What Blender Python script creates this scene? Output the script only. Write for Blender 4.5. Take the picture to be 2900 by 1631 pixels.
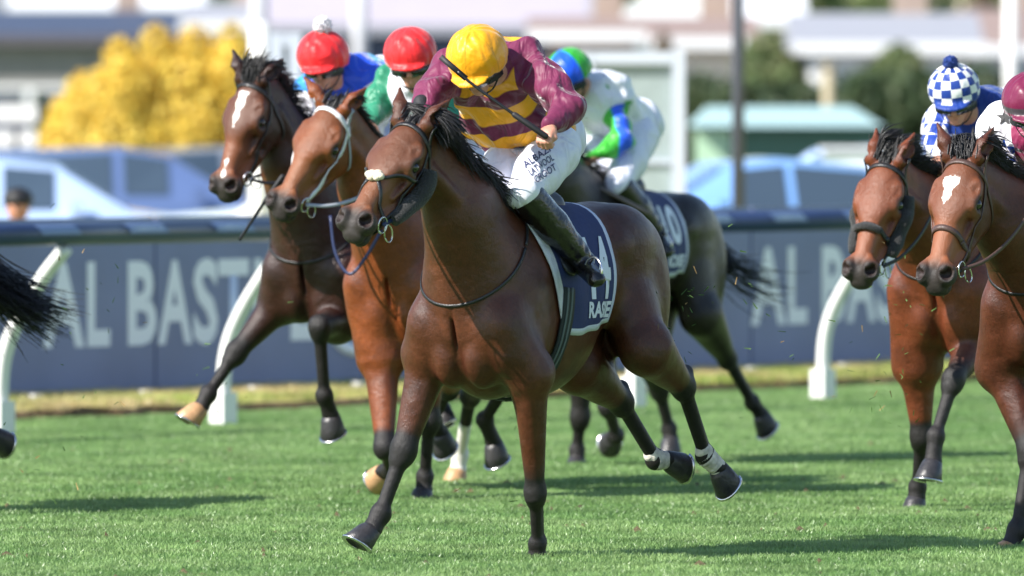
import bpy, bmesh, math, random
import numpy as np
from mathutils import Vector, Matrix, Quaternion
from mathutils.bvhtree import BVHTree
for o in list(bpy.data.objects): bpy.data.objects.remove(o)
R = math.radians
rnd = random.Random(7)
sc = bpy.context.scene
# ---------------------------------------------------------------- camera, sky, sun, exposure
CAM_Z = 2.12
PITCH = math.atan((815.5 - 249) / 32222.0)
cam_d = bpy.data.cameras.new('camera'); cam = bpy.data.objects.new('camera', cam_d)
sc.collection.objects.link(cam); sc.camera = cam
cam.location = (0, 0, CAM_Z); cam.rotation_euler = (R(90) - PITCH, 0, 0)
cam_d.lens = 400; cam_d.sensor_width = 36; cam_d.clip_end = 3000; cam_d.clip_start = 1
cam_d.dof.use_dof = True; cam_d.dof.focus_distance = 52.2; cam_d.dof.aperture_fstop = 3.3
SUN = Vector((-0.66, -0.40, 0.63)).normalized()          # direction towards the sun
elev = math.asin(SUN.z); azim = math.atan2(SUN.x, SUN.y)
world = bpy.data.worlds.new('World'); sc.world = world; world.use_nodes = True
nt = world.node_tree; bg = nt.nodes['Background']
sky = nt.nodes.new('ShaderNodeTexSky'); sky.sky_type = 'NISHITA'; sky.sun_disc = False
sky.sun_elevation = elev; sky.sun_rotation = azim; sky.air_density = 1.0; sky.dust_density = 0.4
nt.links.new(sky.outputs[0], bg.inputs[0]); bg.inputs[1].default_value = 0.11
sl = bpy.data.lights.new('sun', 'SUN'); sl.energy = 4.8; sl.angle = R(0.5); sl.color = (1, .955, .88)
so = bpy.data.objects.new('sun', sl); sc.collection.objects.link(so)
so.rotation_euler = (-SUN).to_track_quat('-Z', 'Y').to_euler()
sc.view_settings.view_transform = 'Standard'; sc.view_settings.look = 'None'
sc.view_settings.gamma = 1; sc.view_settings.use_curve_mapping = False
sc.view_settings.exposure = 0.88
# ---------------------------------------------------------------- helpers
col = sc.collection
FS = 32222.0; CU, CV = 1450.0, 815.5
c_f = Vector((0, math.cos(PITCH), -math.sin(PITCH))); c_u = Vector((0, math.sin(PITCH), math.cos(PITCH)))
def ray(u, v): return (Vector((1, 0, 0)) * ((u - CU) / FS) - c_u * ((v - CV) / FS) + c_f)
def at(u, v, d):
    """point of the place seen at photo pixel (u,v), d metres away along the ground"""
    r = ray(u, v); return Vector((0, 0, CAM_Z)) + r * (d / r.y)
def atd(u, v, d): return at(u * 1.12577, v * 1.12577, d)

def tag(o, label=None, cat=None, group=None, kind=None):
    if label: o['label'] = label
    if cat: o['category'] = cat
    if group: o['group'] = group
    if kind: o['kind'] = kind
    return o
def empty(name, loc=(0, 0, 0), rz=0):
    o = bpy.data.objects.new(name, None); o.empty_display_size = .2; col.objects.link(o)
    o.location = loc; o.rotation_euler = (0, 0, rz); return o
def link(name, me, parent=None, mats=()):
    o = bpy.data.objects.new(name, me); col.objects.link(o)
    if parent: o.parent = parent
    for m in (mats if isinstance(mats, (list, tuple)) else [mats]): me.materials.append(m)
    return o
def np_mesh(name, V, Q, smooth=True):
    me = bpy.data.meshes.new(name); V = np.asarray(V, np.float32); Q = np.asarray(Q, np.int32)
    me.vertices.add(len(V)); me.vertices.foreach_set('co', V.ravel())
    n, k = Q.shape
    me.loops.add(n * k); me.loops.foreach_set('vertex_index', Q.ravel())
    me.polygons.add(n); me.polygons.foreach_set('loop_start', np.arange(0, n * k, k, dtype=np.int32))
    me.update(calc_edges=True)
    if smooth: me.polygons.foreach_set('use_smooth', np.ones(n, bool))
    me.validate(); return me
def bm_obj(name, bm, mats, parent=None, smooth=False):
    me = bpy.data.meshes.new(name); bm.normal_update(); bm.to_mesh(me); bm.free()
    if smooth:
        for p in me.polygons: p.use_smooth = True
    return link(name, me, parent, mats)
def attr(me, name, arr):
    a = me.attributes.new(name, 'FLOAT', 'POINT'); a.data.foreach_set('value', np.asarray(arr, np.float32))
def V3(*a): return np.array(a, float)
def npv(v): return np.array(v[:], float)

# ---- materials
def mat(name, colr, rough=.6, metal=0, spec=.5, bump=0, bscale=60, var=0, vscale=8, sheen=0, coat=0, emis=None):
    m = bpy.data.materials.new(name); m.use_nodes = True; n = m.node_tree; b = n.nodes['Principled BSDF']
    b.inputs['Base Color'].default_value = (*colr, 1); b.inputs['Roughness'].default_value = rough
    b.inputs['Metallic'].default_value = metal; b.inputs['Specular IOR Level'].default_value = spec
    if sheen: b.inputs['Sheen Weight'].default_value = sheen
    if coat: b.inputs['Coat Weight'].default_value = coat
    tc = n.nodes.new('ShaderNodeTexCoord')
    if bump:
        t = n.nodes.new('ShaderNodeTexNoise'); t.inputs['Scale'].default_value = bscale; t.inputs['Detail'].default_value = 4
        n.links.new(tc.outputs['Object'], t.inputs['Vector'])
        bp = n.nodes.new('ShaderNodeBump'); bp.inputs['Strength'].default_value = bump; bp.inputs['Distance'].default_value = .01
        n.links.new(t.outputs['Fac'], bp.inputs['Height']); n.links.new(bp.outputs[0], b.inputs['Normal'])
    if var:
        t = n.nodes.new('ShaderNodeTexNoise'); t.inputs['Scale'].default_value = vscale; t.inputs['Detail'].default_value = 5
        n.links.new(tc.outputs['Object'], t.inputs['Vector'])
        mr = n.nodes.new('ShaderNodeMapRange'); mr.inputs[1].default_value = .25; mr.inputs[2].default_value = .75
        mr.inputs[3].default_value = 1 - var; mr.inputs[4].default_value = 1 + var; n.links.new(t.outputs['Fac'], mr.inputs[0])
        mx = n.nodes.new('ShaderNodeVectorMath'); mx.operation = 'SCALE'; mx.inputs[0].default_value = colr
        n.links.new(mr.outputs[0], mx.inputs['Scale']); n.links.new(mx.outputs[0], b.inputs['Base Color'])
    return m
class NT:
    """tiny node helper"""
    def __init__(s, m): s.m = m; s.n = m.node_tree; s.b = s.n.nodes['Principled BSDF']
    def node(s, t, **k):
        x = s.n.nodes.new(t)
        for a, b in k.items(): setattr(x, a, b)
        return x
    def L(s, a, b): s.n.links.new(a, b)
    def at(s, name): return s.node('ShaderNodeAttribute', attribute_name=name).outputs['Fac']
    def math(s, op, a, b=None, clamp=False):
        x = s.node('ShaderNodeMath', operation=op, use_clamp=clamp)
        for i, v in enumerate((a, b)):
            if v is None: continue
            if isinstance(v, (int, float)): x.inputs[i].default_value = v
            else: s.L(v, x.inputs[i])
        return x.outputs[0]
    def mix(s, f, a, b):
        x = s.node('ShaderNodeMix', data_type='RGBA')
        for i, v in ((0, f), (6, a), (7, b)):
            if isinstance(v, (int, float)): x.inputs[i].default_value = v
            elif isinstance(v, tuple): x.inputs[i].default_value = (*v, 1)
            else: s.L(v, x.inputs[i])
        return x.outputs[2]
    def noise(s, scale, detail=3, vec=None, rough=.5, dist=0):
        t = s.node('ShaderNodeTexNoise'); t.inputs['Scale'].default_value = scale; t.inputs['Detail'].default_value = detail
        t.inputs['Roughness'].default_value = rough; t.inputs['Distortion'].default_value = dist
        if vec is None: vec = s.obj()
        s.L(vec, t.inputs['Vector']); return t.outputs['Fac']
    def obj(s): return s.node('ShaderNodeTexCoord').outputs['Object']
    def scaled(s, v):
        mp = s.node('ShaderNodeMapping'); mp.inputs['Scale'].default_value = v; s.L(s.obj(), mp.inputs[0]); return mp.outputs[0]
    def ramp(s, f, lo, hi, a=0, b=1):
        x = s.node('ShaderNodeMapRange'); x.inputs[1].default_value = lo; x.inputs[2].default_value = hi
        x.inputs[3].default_value = a; x.inputs[4].default_value = b; s.L(f, x.inputs[0]); return x.outputs[0]
    def bump(s, h, strength, dist=.01, prev=None):
        x = s.node('ShaderNodeBump'); x.inputs['Strength'].default_value = strength; x.inputs['Distance'].default_value = dist
        s.L(h, x.inputs['Height'])
        if prev is not None: s.L(prev, x.inputs['Normal'])
        return x.outputs[0]

# ---- signed distance volumes
class Field:
    def __init__(s, lo, hi, h):
        s.lo = np.array(lo, float); s.h = h; s.n = np.ceil((np.array(hi) - s.lo) / h).astype(int) + 1
        s.D = np.full(s.n, 0.5, np.float32); s.ax = [(s.lo[i] + h * np.arange(s.n[i])).astype(np.float32) for i in range(3)]
    def box(s, a, b, pad):
        i0 = np.maximum(((np.minimum(a, b) - pad - s.lo) / s.h).astype(int), 0)
        i1 = np.minimum(((np.maximum(a, b) + pad - s.lo) / s.h).astype(int) + 2, s.n)
        if (i1 <= i0).any(): return None, None
        sl = tuple(slice(i0[i], i1[i]) for i in range(3))
        g = [s.ax[0][sl[0]][:, None, None], s.ax[1][sl[1]][None, :, None], s.ax[2][sl[2]][None, None, :]]
        return sl, g
    def put(s, sl, d, k, cut):
        A = s.D[sl]
        if cut: d = -d
        if k <= 0: s.D[sl] = np.maximum(A, d) if cut else np.minimum(A, d); return
        if cut:
            h = np.clip(.5 + .5 * (d - A) / k, 0, 1); s.D[sl] = A + (d - A) * h + k * h * (1 - h)
        else:
            h = np.clip(.5 + .5 * (A - d) / k, 0, 1); s.D[sl] = A + (d - A) * h - k * h * (1 - h)
    def ell(s, c, r, M=None, k=.03, cut=False):
        c = np.array(c, float); r = np.array(r, float) * np.ones(3); m = r.max() + k + .02
        sl, g = s.box(c, c, m)
        if sl is None: return
        x, y, z = g[0] - c[0], g[1] - c[1], g[2] - c[2]
        if M is not None:
            M = np.array(M, float)
            x, y, z = (x * M[i][0] + y * M[i][1] + z * M[i][2] for i in range(3))
        k0 = np.sqrt((x / r[0]) ** 2 + (y / r[1]) ** 2 + (z / r[2]) ** 2) + 1e-6
        k1 = np.sqrt((x / r[0] ** 2) ** 2 + (y / r[1] ** 2) ** 2 + (z / r[2] ** 2) ** 2) + 1e-6
        s.put(sl, k0 * (k0 - 1) / k1, k, cut)
    def cone(s, a, b, ra, rb, k=.03, side=None, f=1.0, cut=False):
        a = np.array(a, float); b = np.array(b, float); m = max(ra, rb) + k + .02
        sl, g = s.box(a, b, m)
        if sl is None: return
        x, y, z = g[0] - a[0], g[1] - a[1], g[2] - a[2]; e = b - a
        if side is not None:
            n = np.array(side, float); e0 = e / (np.linalg.norm(e) + 1e-9); n = n - e0 * n.dot(e0); n /= np.linalg.norm(n) + 1e-9
            t = (x * n[0] + y * n[1] + z * n[2]) * (f - 1); x, y, z = x + t * n[0], y + t * n[1], z + t * n[2]
        L2 = e.dot(e) + 1e-12
        t = np.clip((x * e[0] + y * e[1] + z * e[2]) / L2, 0, 1)
        d = np.sqrt((x - t * e[0]) ** 2 + (y - t * e[1]) ** 2 + (z - t * e[2]) ** 2) - (ra + (rb - ra) * t)
        if f > 1: d = d / math.sqrt(f)
        s.put(sl, d, k, cut)
    def chain(s, pts, rs, k=.03, **kw):
        for i in range(len(pts) - 1): s.cone(pts[i], pts[i + 1], rs[i], rs[i + 1], k, **kw)
    def mesh(s, name):
        D = s.D; ins = D < 0
        c = np.zeros(np.array(D.shape) - 1, np.uint8); N = D.shape
        offs = [(i, j, k) for i in (0, 1) for j in (0, 1) for k in (0, 1)]
        for (i, j, k) in offs: c += ins[i:N[0] - 1 + i, j:N[1] - 1 + j, k:N[2] - 1 + k]
        act = (c > 0) & (c < 8); idx = np.argwhere(act)
        vals = {o: D[idx[:, 0] + o[0], idx[:, 1] + o[1], idx[:, 2] + o[2]] for o in offs}
        acc = np.zeros((len(idx), 3)); cnt = np.zeros(len(idx))
        for o in offs:
            for ax in range(3):
                if o[ax]: continue
                q = list(o); q[ax] = 1; q = tuple(q); va, vb = vals[o], vals[q]
                m = (va < 0) != (vb < 0); t = np.where(m, va / np.where(m, va - vb, 1), 0)
                p = np.tile(np.array(o, float), (len(idx), 1)); p[:, ax] = t
                acc += p * m[:, None]; cnt += m
        V = s.lo + s.h * (idx + acc / cnt[:, None])
        vid = np.full(c.shape, -1, np.int32); vid[act] = np.arange(len(idx)); Q = []
        for ax in range(3):
            a1, a2 = [(1, 2), (2, 0), (0, 1)][ax]
            lo = [slice(1, -1)] * 3; lo[ax] = slice(0, -1); hi = [slice(1, -1)] * 3; hi[ax] = slice(1, None)
            A, B = ins[tuple(lo)], ins[tuple(hi)]; e = np.argwhere(A != B)
            fl = A[tuple(e.T)]; e = e + np.array([0 if i == ax else 1 for i in range(3)])
            u1 = np.zeros(3, int); u1[a1] = 1; u2 = np.zeros(3, int); u2[a2] = 1
            cs = [e - u1 - u2, e - u2, e, e - u1]; q = np.stack([vid[tuple(x.T)] for x in cs], 1)
            q[~fl] = q[~fl][:, ::-1]; Q.append(q)
        Q = np.concatenate(Q); Q = Q[(Q >= 0).all(1)]
        s.V = V; s.Q = Q
        return np_mesh(name, V, Q)
def cleaned(F, name):
    """keep the largest connected surface"""
    F.mesh(name + '_raw'); V, Q = F.V, F.Q
    lab = np.arange(len(V))
    E = np.concatenate([Q[:, [0, 1]], Q[:, [1, 2]], Q[:, [2, 3]]])
    while True:
        m = np.minimum(lab[E[:, 0]], lab[E[:, 1]]); new = lab.copy()
        np.minimum.at(new, E[:, 0], m); np.minimum.at(new, E[:, 1], m)
        for _ in range(6): new = new[new]
        if (new == lab).all(): break
        lab = new
    u, c = np.unique(lab, return_counts=True); keep = lab == u[c.argmax()]
    mp = np.cumsum(keep) - 1; Q = mp[Q[keep[Q].all(1)]]; V = V[keep]; F.V, F.Q = V, Q
    bpy.data.meshes.remove(bpy.data.meshes[name + '_raw'])
    return np_mesh(name, V, Q)

# ---- strips and tubes
def catmull(P, n=6):
    P = [np.array(p, float) for p in P]; P = [2 * P[0] - P[1]] + P + [2 * P[-1] - P[-2]]; out = []
    for i in range(1, len(P) - 2):
        for j in range(n):
            t = j / n
            out.append(.5 * ((2 * P[i]) + (-P[i - 1] + P[i + 1]) * t + (2 * P[i - 1] - 5 * P[i] + 4 * P[i + 1] - P[i + 2]) * t * t + (-P[i - 1] + 3 * P[i] - 3 * P[i + 1] + P[i + 2]) * t ** 3))
    out.append(P[-2]); return out
class MB:
    def __init__(s): s.V = []; s.F = []; s.mi = []
    def face(s, f, m=0): s.F.append(f); s.mi.append(m)
    def tube(s, P, r, n=8, cap=True, m=0, flat=None):
        P = [Vector(p) for p in P]; N = len(P); rr = r if isinstance(r, (list, tuple)) else [r] * N
        T = [(P[min(i + 1, N - 1)] - P[max(i - 1, 0)]).normalized() for i in range(N)]
        up = Vector((0, 0, 1)) if abs(T[0].z) < .9 else Vector((1, 0, 0)); a = T[0].cross(up).normalized(); b0 = len(s.V)
        for i in range(N):
            a = (a - T[i] * a.dot(T[i])).normalized(); b = T[i].cross(a)
            for j in range(n):
                t = 2 * math.pi * j / n; s.V.append(P[i] + (a * math.cos(t) + b * math.sin(t)) * rr[i])
        for i in range(N - 1):
            for j in range(n):
                k = (j + 1) % n; s.face((b0 + i * n + j, b0 + i * n + k, b0 + (i + 1) * n + k, b0 + (i + 1) * n + j), m)
        if cap: s.face(tuple(b0 + j for j in range(n))[::-1], m); s.face(tuple(b0 + (N - 1) * n + j for j in range(n)), m)
        return s
    def ribbon(s, P, Nn, w, t, m=0, closed=False):
        P = [Vector(p) for p in P]; Nn = [Vector(x) for x in Nn]; N = len(P); b0 = len(s.V)
        for i in range(N):
            if closed: T = (P[(i + 1) % N] - P[i - 1]).normalized()
            else: T = (P[min(i + 1, N - 1)] - P[max(i - 1, 0)]).normalized()
            sd = T.cross(Nn[i]).normalized(); nn = sd.cross(T)
            for a, b in ((-1, 0), (1, 0), (1, 1), (-1, 1)): s.V.append(P[i] + sd * (a * w / 2) + nn * (b * t))
        for i in range(N if closed else N - 1):
            k = (i + 1) % N
            for j in range(4):
                q = (j + 1) % 4; s.face((b0 + i * 4 + j, b0 + i * 4 + q, b0 + k * 4 + q, b0 + k * 4 + j), m)
        if not closed: s.face((b0, b0 + 1, b0 + 2, b0 + 3), m); e = b0 + (N - 1) * 4; s.face((e + 3, e + 2, e + 1, e), m)
        return s
    def box(s, c, h, M=None, m=0):
        b0 = len(s.V); M = M or Matrix.Identity(3)
        for x in (-1, 1):
            for y in (-1, 1):
                for z in (-1, 1): s.V.append(Vector(c) + M @ Vector((x * h[0], y * h[1], z * h[2])))
        for f in ((0, 1, 3, 2), (4, 6, 7, 5), (0, 4, 5, 1), (2, 3, 7, 6), (0, 2, 6, 4), (1, 5, 7, 3)): s.face(tuple(b0 + i for i in f), m)
        return s
    def sphere(s, c, r, n=10, m=0, M=None):
        b0 = len(s.V); r = Vector((r, r, r)) if isinstance(r, (int, float)) else Vector(r); M = M or Matrix.Identity(3)
        for i in range(n + 1):
            for j in range(2 * n):
                a = math.pi * i / n; b = math.pi * j / n
                s.V.append(Vector(c) + M @ Vector((r.x * math.sin(a) * math.cos(b), r.y * math.sin(a) * math.sin(b), r.z * math.cos(a))))
        for i in range(n):
            for j in range(2 * n):
                k = (j + 1) % (2 * n); s.face((b0 + i * 2 * n + j, b0 + (i + 1) * 2 * n + j, b0 + (i + 1) * 2 * n + k, b0 + i * 2 * n + k), m)
        return s
    def build(s, name, mats, parent=None, smooth=True):
        me = bpy.data.meshes.new(name); me.from_pydata([tuple(v) for v in s.V], [], s.F)
        me.polygons.foreach_set('material_index', s.mi)
        me.polygons.foreach_set('use_smooth', [smooth] * len(s.F)); me.validate(); me.update()
        bm = bmesh.new(); bm.from_mesh(me); bmesh.ops.remove_doubles(bm, verts=bm.verts, dist=1e-5)
        bmesh.ops.recalc_face_normals(bm, faces=bm.faces); bm.to_mesh(me); bm.free()
        return link(name, me, parent, mats)
def bvh_of(F): return BVHTree.FromPolygons([tuple(v) for v in F.V], [tuple(q) for q in F.Q])
def hug(bvh, P, off):
    out, nn = [], []
    for p in P:
        c, n, i, d = bvh.find_nearest(Vector(p)); out.append(c + n * off); nn.append(n)
    sm = [out[0]] + [(out[i - 1] + out[i] * 2 + out[i + 1]) / 4 for i in range(1, len(out) - 1)] + [out[-1]]
    return sm, nn
def hug_ring(bvh, c, e1, e2, rad, off, a0=0, a1=360, n=36):
    c = Vector(c); e1 = Vector(e1); e2 = Vector(e2); out, nn = [], []
    for i in range(n + 1):
        t = R(a0 + (a1 - a0) * i / n); d = e1 * math.cos(t) + e2 * math.sin(t)
        h, nrm, _, _ = bvh.ray_cast(c + d * rad, -d, rad)
        if h is None: h = c + d * rad * .3; nrm = d
        out.append(h + nrm * off); nn.append(nrm)
    return out, nn
FONT = None
def text_mesh(txt, bold=0.0):
    cu = bpy.data.curves.new('t', 'FONT'); cu.body = txt; cu.size = 1; cu.offset = bold; cu.resolution_u = 3
    o = bpy.data.objects.new('t', cu); col.objects.link(o); bpy.context.view_layer.update()
    me = bpy.data.meshes.new_from_object(o); bpy.data.objects.remove(o); bm = bmesh.new(); bm.from_mesh(me)
    bpy.data.meshes.remove(me)
    bmesh.ops.triangulate(bm, faces=bm.faces); return bm
def wrap_text(name, txt, org, ex, ey, w, h, bvh, off, m, parent, bold=.02, cuts=1, ray_d=None):
    """letters laid on a surface: org = lower left corner, ex/ey unit directions, w/h size"""
    bm = text_mesh(txt, bold)
    bmesh.ops.subdivide_edges(bm, edges=bm.edges[:], cuts=cuts)
    bmesh.ops.triangulate(bm, faces=bm.faces)
    xs = [v.co.x for v in bm.verts]; ys = [v.co.y for v in bm.verts]; x0, x1, y0, y1 = min(xs), max(xs), min(ys), max(ys)
    ex = Vector(ex).normalized(); ey = Vector(ey).normalized(); nrm = Vector(ray_d).normalized() if ray_d is not None else ex.cross(ey)
    for v in bm.verts:
        p = Vector(org) + ex * ((v.co.x - x0) / (x1 - x0) * w) + ey * ((v.co.y - y0) / (y1 - y0) * h)
        if bvh is not None:
            hit = bvh.ray_cast(p + nrm * .5, -nrm, 1.2)
            if hit[0] is None: hit = bvh.find_nearest(p)
            v.co = hit[0] + (hit[1] if hit[1].dot(nrm) > 0 else -hit[1]) * off
        else: v.co = p
    return bm_obj(name, bm, m, parent)
def sstep(x, a, b):
    t = np.clip((x - a) / (b - a), 0, 1); return t * t * (3 - 2 * t)
def seg_t(V, a, b):
    a = np.array(a, float); e = np.array(b, float) - a; t = np.clip(((V - a) @ e) / (e @ e), 0, 1)
    return t, np.linalg.norm(V - a - t[:, None] * e, axis=1)
# ---------------------------------------------------------------- materials shared by horses and riders
def coat_mat(name, base, pts=(.012, .010, .010), muz=(.030, .024, .022), gloss=.42, var=.38, tan=None):
    m = bpy.data.materials.new(name); m.use_nodes = True; k = NT(m)
    n1 = k.noise(5, 4, rough=.6); n2 = k.noise(26, 3)
    f = k.ramp(n1, .3, .7, 1 - var, 1 + var); g = k.ramp(n2, .3, .7, .9, 1.1); f = k.math('MULTIPLY', f, g); f = k.math('MULTIPLY', f, k.ramp(k.noise(170, 3, k.scaled((1, 1, .4)), rough=.7), .3, .7, .72, 1.28))
    b = k.node('ShaderNodeVectorMath', operation='SCALE'); b.inputs[0].default_value = base; k.L(f, b.inputs['Scale'])
    c = b.outputs[0]
    if tan: c = k.mix(k.at('tan'), c, tan)
    nz = k.ramp(k.noise(30, 3), .3, .7, -.18, .18)
    ptf = k.math('ADD', k.at('pt'), k.math('MULTIPLY', nz, k.math('MULTIPLY', k.at('pt'), k.math('SUBTRACT', 1, k.at('pt')))), True)
    c = k.mix(ptf, c, pts)
    c = k.mix(k.at('mz'), c, muz)
    wf = k.math('ADD', k.at('wh'), k.ramp(k.noise(90, 2), .3, .7, -.15, .15)); wf = k.ramp(wf, .4, .6)
    c = k.mix(wf, c, (.78, .74, .70))
    c = k.mix(k.at('nostril_shade'), c, (.018, .006, .006))
    k.L(c, k.b.inputs['Base Color'])
    k.L(k.ramp(k.math('ADD', k.at('pt'), k.at('mz')), 0, 1, gloss + .04, .54), k.b.inputs['Roughness']); k.b.inputs['Specular IOR Level'].default_value = .42
    k.b.inputs['Sheen Weight'].default_value = .0; k.b.inputs['Sheen Roughness'].default_value = .4
    v = k.noise(7, 3, rough=.5, dist=.4); h2 = k.noise(380, 2, k.scaled((1, 1, .35)))
    b1 = k.bump(v, .30, .04); b1 = k.bump(k.noise(15, 5, rough=.6, dist=.5), .30, .013, b1); b2 = k.bump(h2, .8, .003, b1); k.L(b2, k.b.inputs['Normal'])
    return m
M = {}
M['bay'] = coat_mat('bay_coat', (.078, .024, .011), gloss=.32, tan=(.19, .070, .030))
M['chestnut'] = coat_mat('bright_bay_coat', (.17, .044, .012), gloss=.32, tan=(.23, .08, .028))
M['dark_bay'] = coat_mat('dark_bay_coat', (.030, .010, .0065), gloss=.32, tan=(.20, .065, .024))
M['black'] = coat_mat('black_coat', (.013, .009, .008), gloss=.30)
M['red_bay'] = coat_mat('red_bay_coat', (.135, .034, .013), gloss=.35, tan=(.23, .072, .028))
M['mid_bay'] = coat_mat('mid_bay_coat', (.080, .022, .010), gloss=.36, tan=(.26, .085, .032))
M['hair'] = mat('black_mane_hair', (.013, .012, .014), .42, bump=.2, bscale=200)
M['hoof_dark'] = mat('dark_hoof_horn', (.035, .033, .036), .38, var=.3, vscale=30, bump=.3, bscale=80)
M['hoof_tan'] = mat('tan_hoof_horn', (.50, .29, .15), .45, var=.25, vscale=25, bump=.2, bscale=80)
M['steel'] = mat('horseshoe_steel', (.72, .72, .74), .25, 1)
M['lea_black'] = mat('black_leather', (.018, .018, .020), .38, bump=.3, bscale=120)
M['lea_brown'] = mat('brown_leather', (.075, .042, .035), .45, bump=.3, bscale=120)
M['lea_white'] = mat('white_leather', (.72, .72, .74), .5, bump=.1)
M['lea_grey'] = mat('grey_webbing', (.38, .40, .44), .6, bump=.3, bscale=150)
M['lea_navy'] = mat('navy_leather', (.02, .03, .09), .45)
M['fleece_black'] = mat('black_fleece', (.020, .020, .021), .9, bump=1.0, bscale=130, sheen=.2)
M['fleece_cream'] = mat('cream_fleece', (.72, .64, .50), .95, bump=.9, bscale=120, sheen=.3)
M['eye'] = mat('dark_eye', (.006, .005, .005), .06, spec=.8)
M['navy_cloth'] = mat('navy_saddlecloth', (.018, .030, .115), .75, bump=.3, bscale=40, var=.15)
M['white_cloth'] = mat('white_cloth', (.60, .64, .80), .8, bump=.3, bscale=60)
M['wool_grey'] = mat('grey_white_wool_pad', (.55, .57, .62), .9, bump=.8, bscale=90, var=.15, vscale=20)
M['girth'] = mat('dark_green_girth', (.014, .022, .020), .7, bump=.3, bscale=90)
M['girth_stripe'] = mat('grey_girth_stripe', (.10, .13, .13), .7)
M['print_white'] = mat('white_print', (.70, .74, .85), .7)
M['pad_black'] = mat('black_saddle', (.02, .02, .022), .4)
M['bandage'] = mat('muddy_white_bandage', (.62, .58, .52), .85, var=.45, vscale=22, bump=.5, bscale=60)

class HF:
    def __init__(s, O, th):
        s.O = Vector((O[0], O[1], 0)); t = R(th); s.F = Vector((-math.sin(t), -math.cos(t), 0)); s.L = Vector((math.cos(t), -math.sin(t), 0))
        s.rz = math.atan2(s.F.y, s.F.x)
    def loc(s, P): d = Vector(P) - s.O; return np.array((d.dot(s.F), d.dot(s.L), d.z))
    def vec(s, d): d = Vector(d); return np.array((d.dot(s.F), d.dot(s.L), d.z))
    def __call__(s, u, v, a):
        r = ray(u, v); C = Vector((0, 0, CAM_Z)); t = (a - (C - s.O).dot(s.F)) / r.dot(s.F); return s.loc(C + r * t)
    def lat(s, u, v, l):
        r = ray(u, v); C = Vector((0, 0, CAM_Z)); t = (l - (C - s.O).dot(s.L)) / r.dot(s.L); return s.loc(C + r * t)
    def reach(s, u, v, P0, L, near=True):
        """point on the line of sight (u,v) at distance L from local point P0"""
        W = s.O + s.F * P0[0] + s.L * P0[1] + Vector((0, 0, P0[2])); C = Vector((0, 0, CAM_Z)); D = ray(u, v).normalized()
        b = (W - C).dot(D); q = L * L - ((W - C).length_squared - b * b); q = math.sqrt(q) if q > 0 else 0
        return s.loc(C + D * (b - q if near else b + q))
def unit(v): v = np.array(v, float); return v / (np.linalg.norm(v) + 1e-12)

class Head:
    def __init__(s, fr, p0, nose_uv, latw, L=.62, wd=1.13):
        nose = fr.reach(nose_uv[0], nose_uv[1], p0, L); e = nose - p0; s.s = np.linalg.norm(e) / .60
        s.X = unit(e); y = fr.vec(latw); y = y - s.X * y.dot(s.X); s.Y = unit(y); s.Z = np.cross(s.X, s.Y); s.p0 = np.array(p0)
        s.M = np.array([s.X, s.Y, s.Z]); s.s = min(max(s.s, .9), 1.12); s.w = s.s * wd
    def __call__(s, x, y, z): return s.p0 + s.s * s.X * x + s.w * (s.Y * y + s.Z * z)
    def inv(s, V): return ((V - s.p0) @ s.M.T) / np.array([s.s, s.w, s.w])

def hoof(name, top, axis, fwd, m, parent, size=1.0, shoe=True):
    """a hoof of its own: flared horn wall, flat sole, steel shoe"""
    ax = Vector(axis).normalized(); f = Vector(fwd); f = (f - ax * f.dot(ax)).normalized(); sd = ax.cross(f)
    mb = MB(); n = 18; top = Vector(top); rings = [(-.006, .036, 0), (.010, .045, .004), (.045, .053, .014), (.078, .060, .024), (.082, .058, .024), (.078, .035, .02)]
    idx = []
    for (h, r, sh) in rings:
        row = []
        for j in range(n):
            t = 2 * math.pi * j / n; c, q = math.cos(t), math.sin(t)
            rr = r * (1.10 if c > 0 else .86); row.append(len(mb.V)); mb.V.append(top + ax * h * size + f * (c * rr + sh) * size + sd * q * r * .95 * size)
        idx.append(row)
    for a, b in zip(idx[:-1], idx[1:]):
        for j in range(n): mb.face((a[j], b[j], b[(j + 1) % n], a[(j + 1) % n]))
    mb.face(tuple(idx[-1])); mb.face(tuple(idx[0][::-1]))
    o = mb.build(name, m, parent)
    if shoe:
        sb = MB(); P, N = [], []
        for j in range(-9, 10):
            t = math.pi * j / 11; c, q = math.cos(t), math.sin(t); r = .056
            P.append(top + ax * .083 * size + f * (c * r * (1.12 if c > 0 else .86) + .024) * size + sd * q * r * .95 * size); N.append(ax)
        sb.ribbon(P, N, .017 * size, .008); sb.build('horseshoe', M['steel'], o)
    return o

def strands(name, roots, m, parent, r0=.004, seg=5, sides=3, kind=None):
    """roots: list of (point, first dir, end dir, length)"""
    mb = MB()
    for p, d0, d1, L in roots:
        P = []; q = Vector(p); d0 = Vector(d0).normalized(); d1 = Vector(d1).normalized()
        for i in range(seg + 1):
            P.append(q.copy()); t = i / seg; q = q + (d0 * (1 - t) + d1 * t).normalized() * (L / seg)
        mb.tube(P, [r0 * (1 - .8 * (i / seg) ** 1.5) for i in range(seg + 1)], sides, cap=False)
    o = mb.build(name, m, parent); return o

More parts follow.
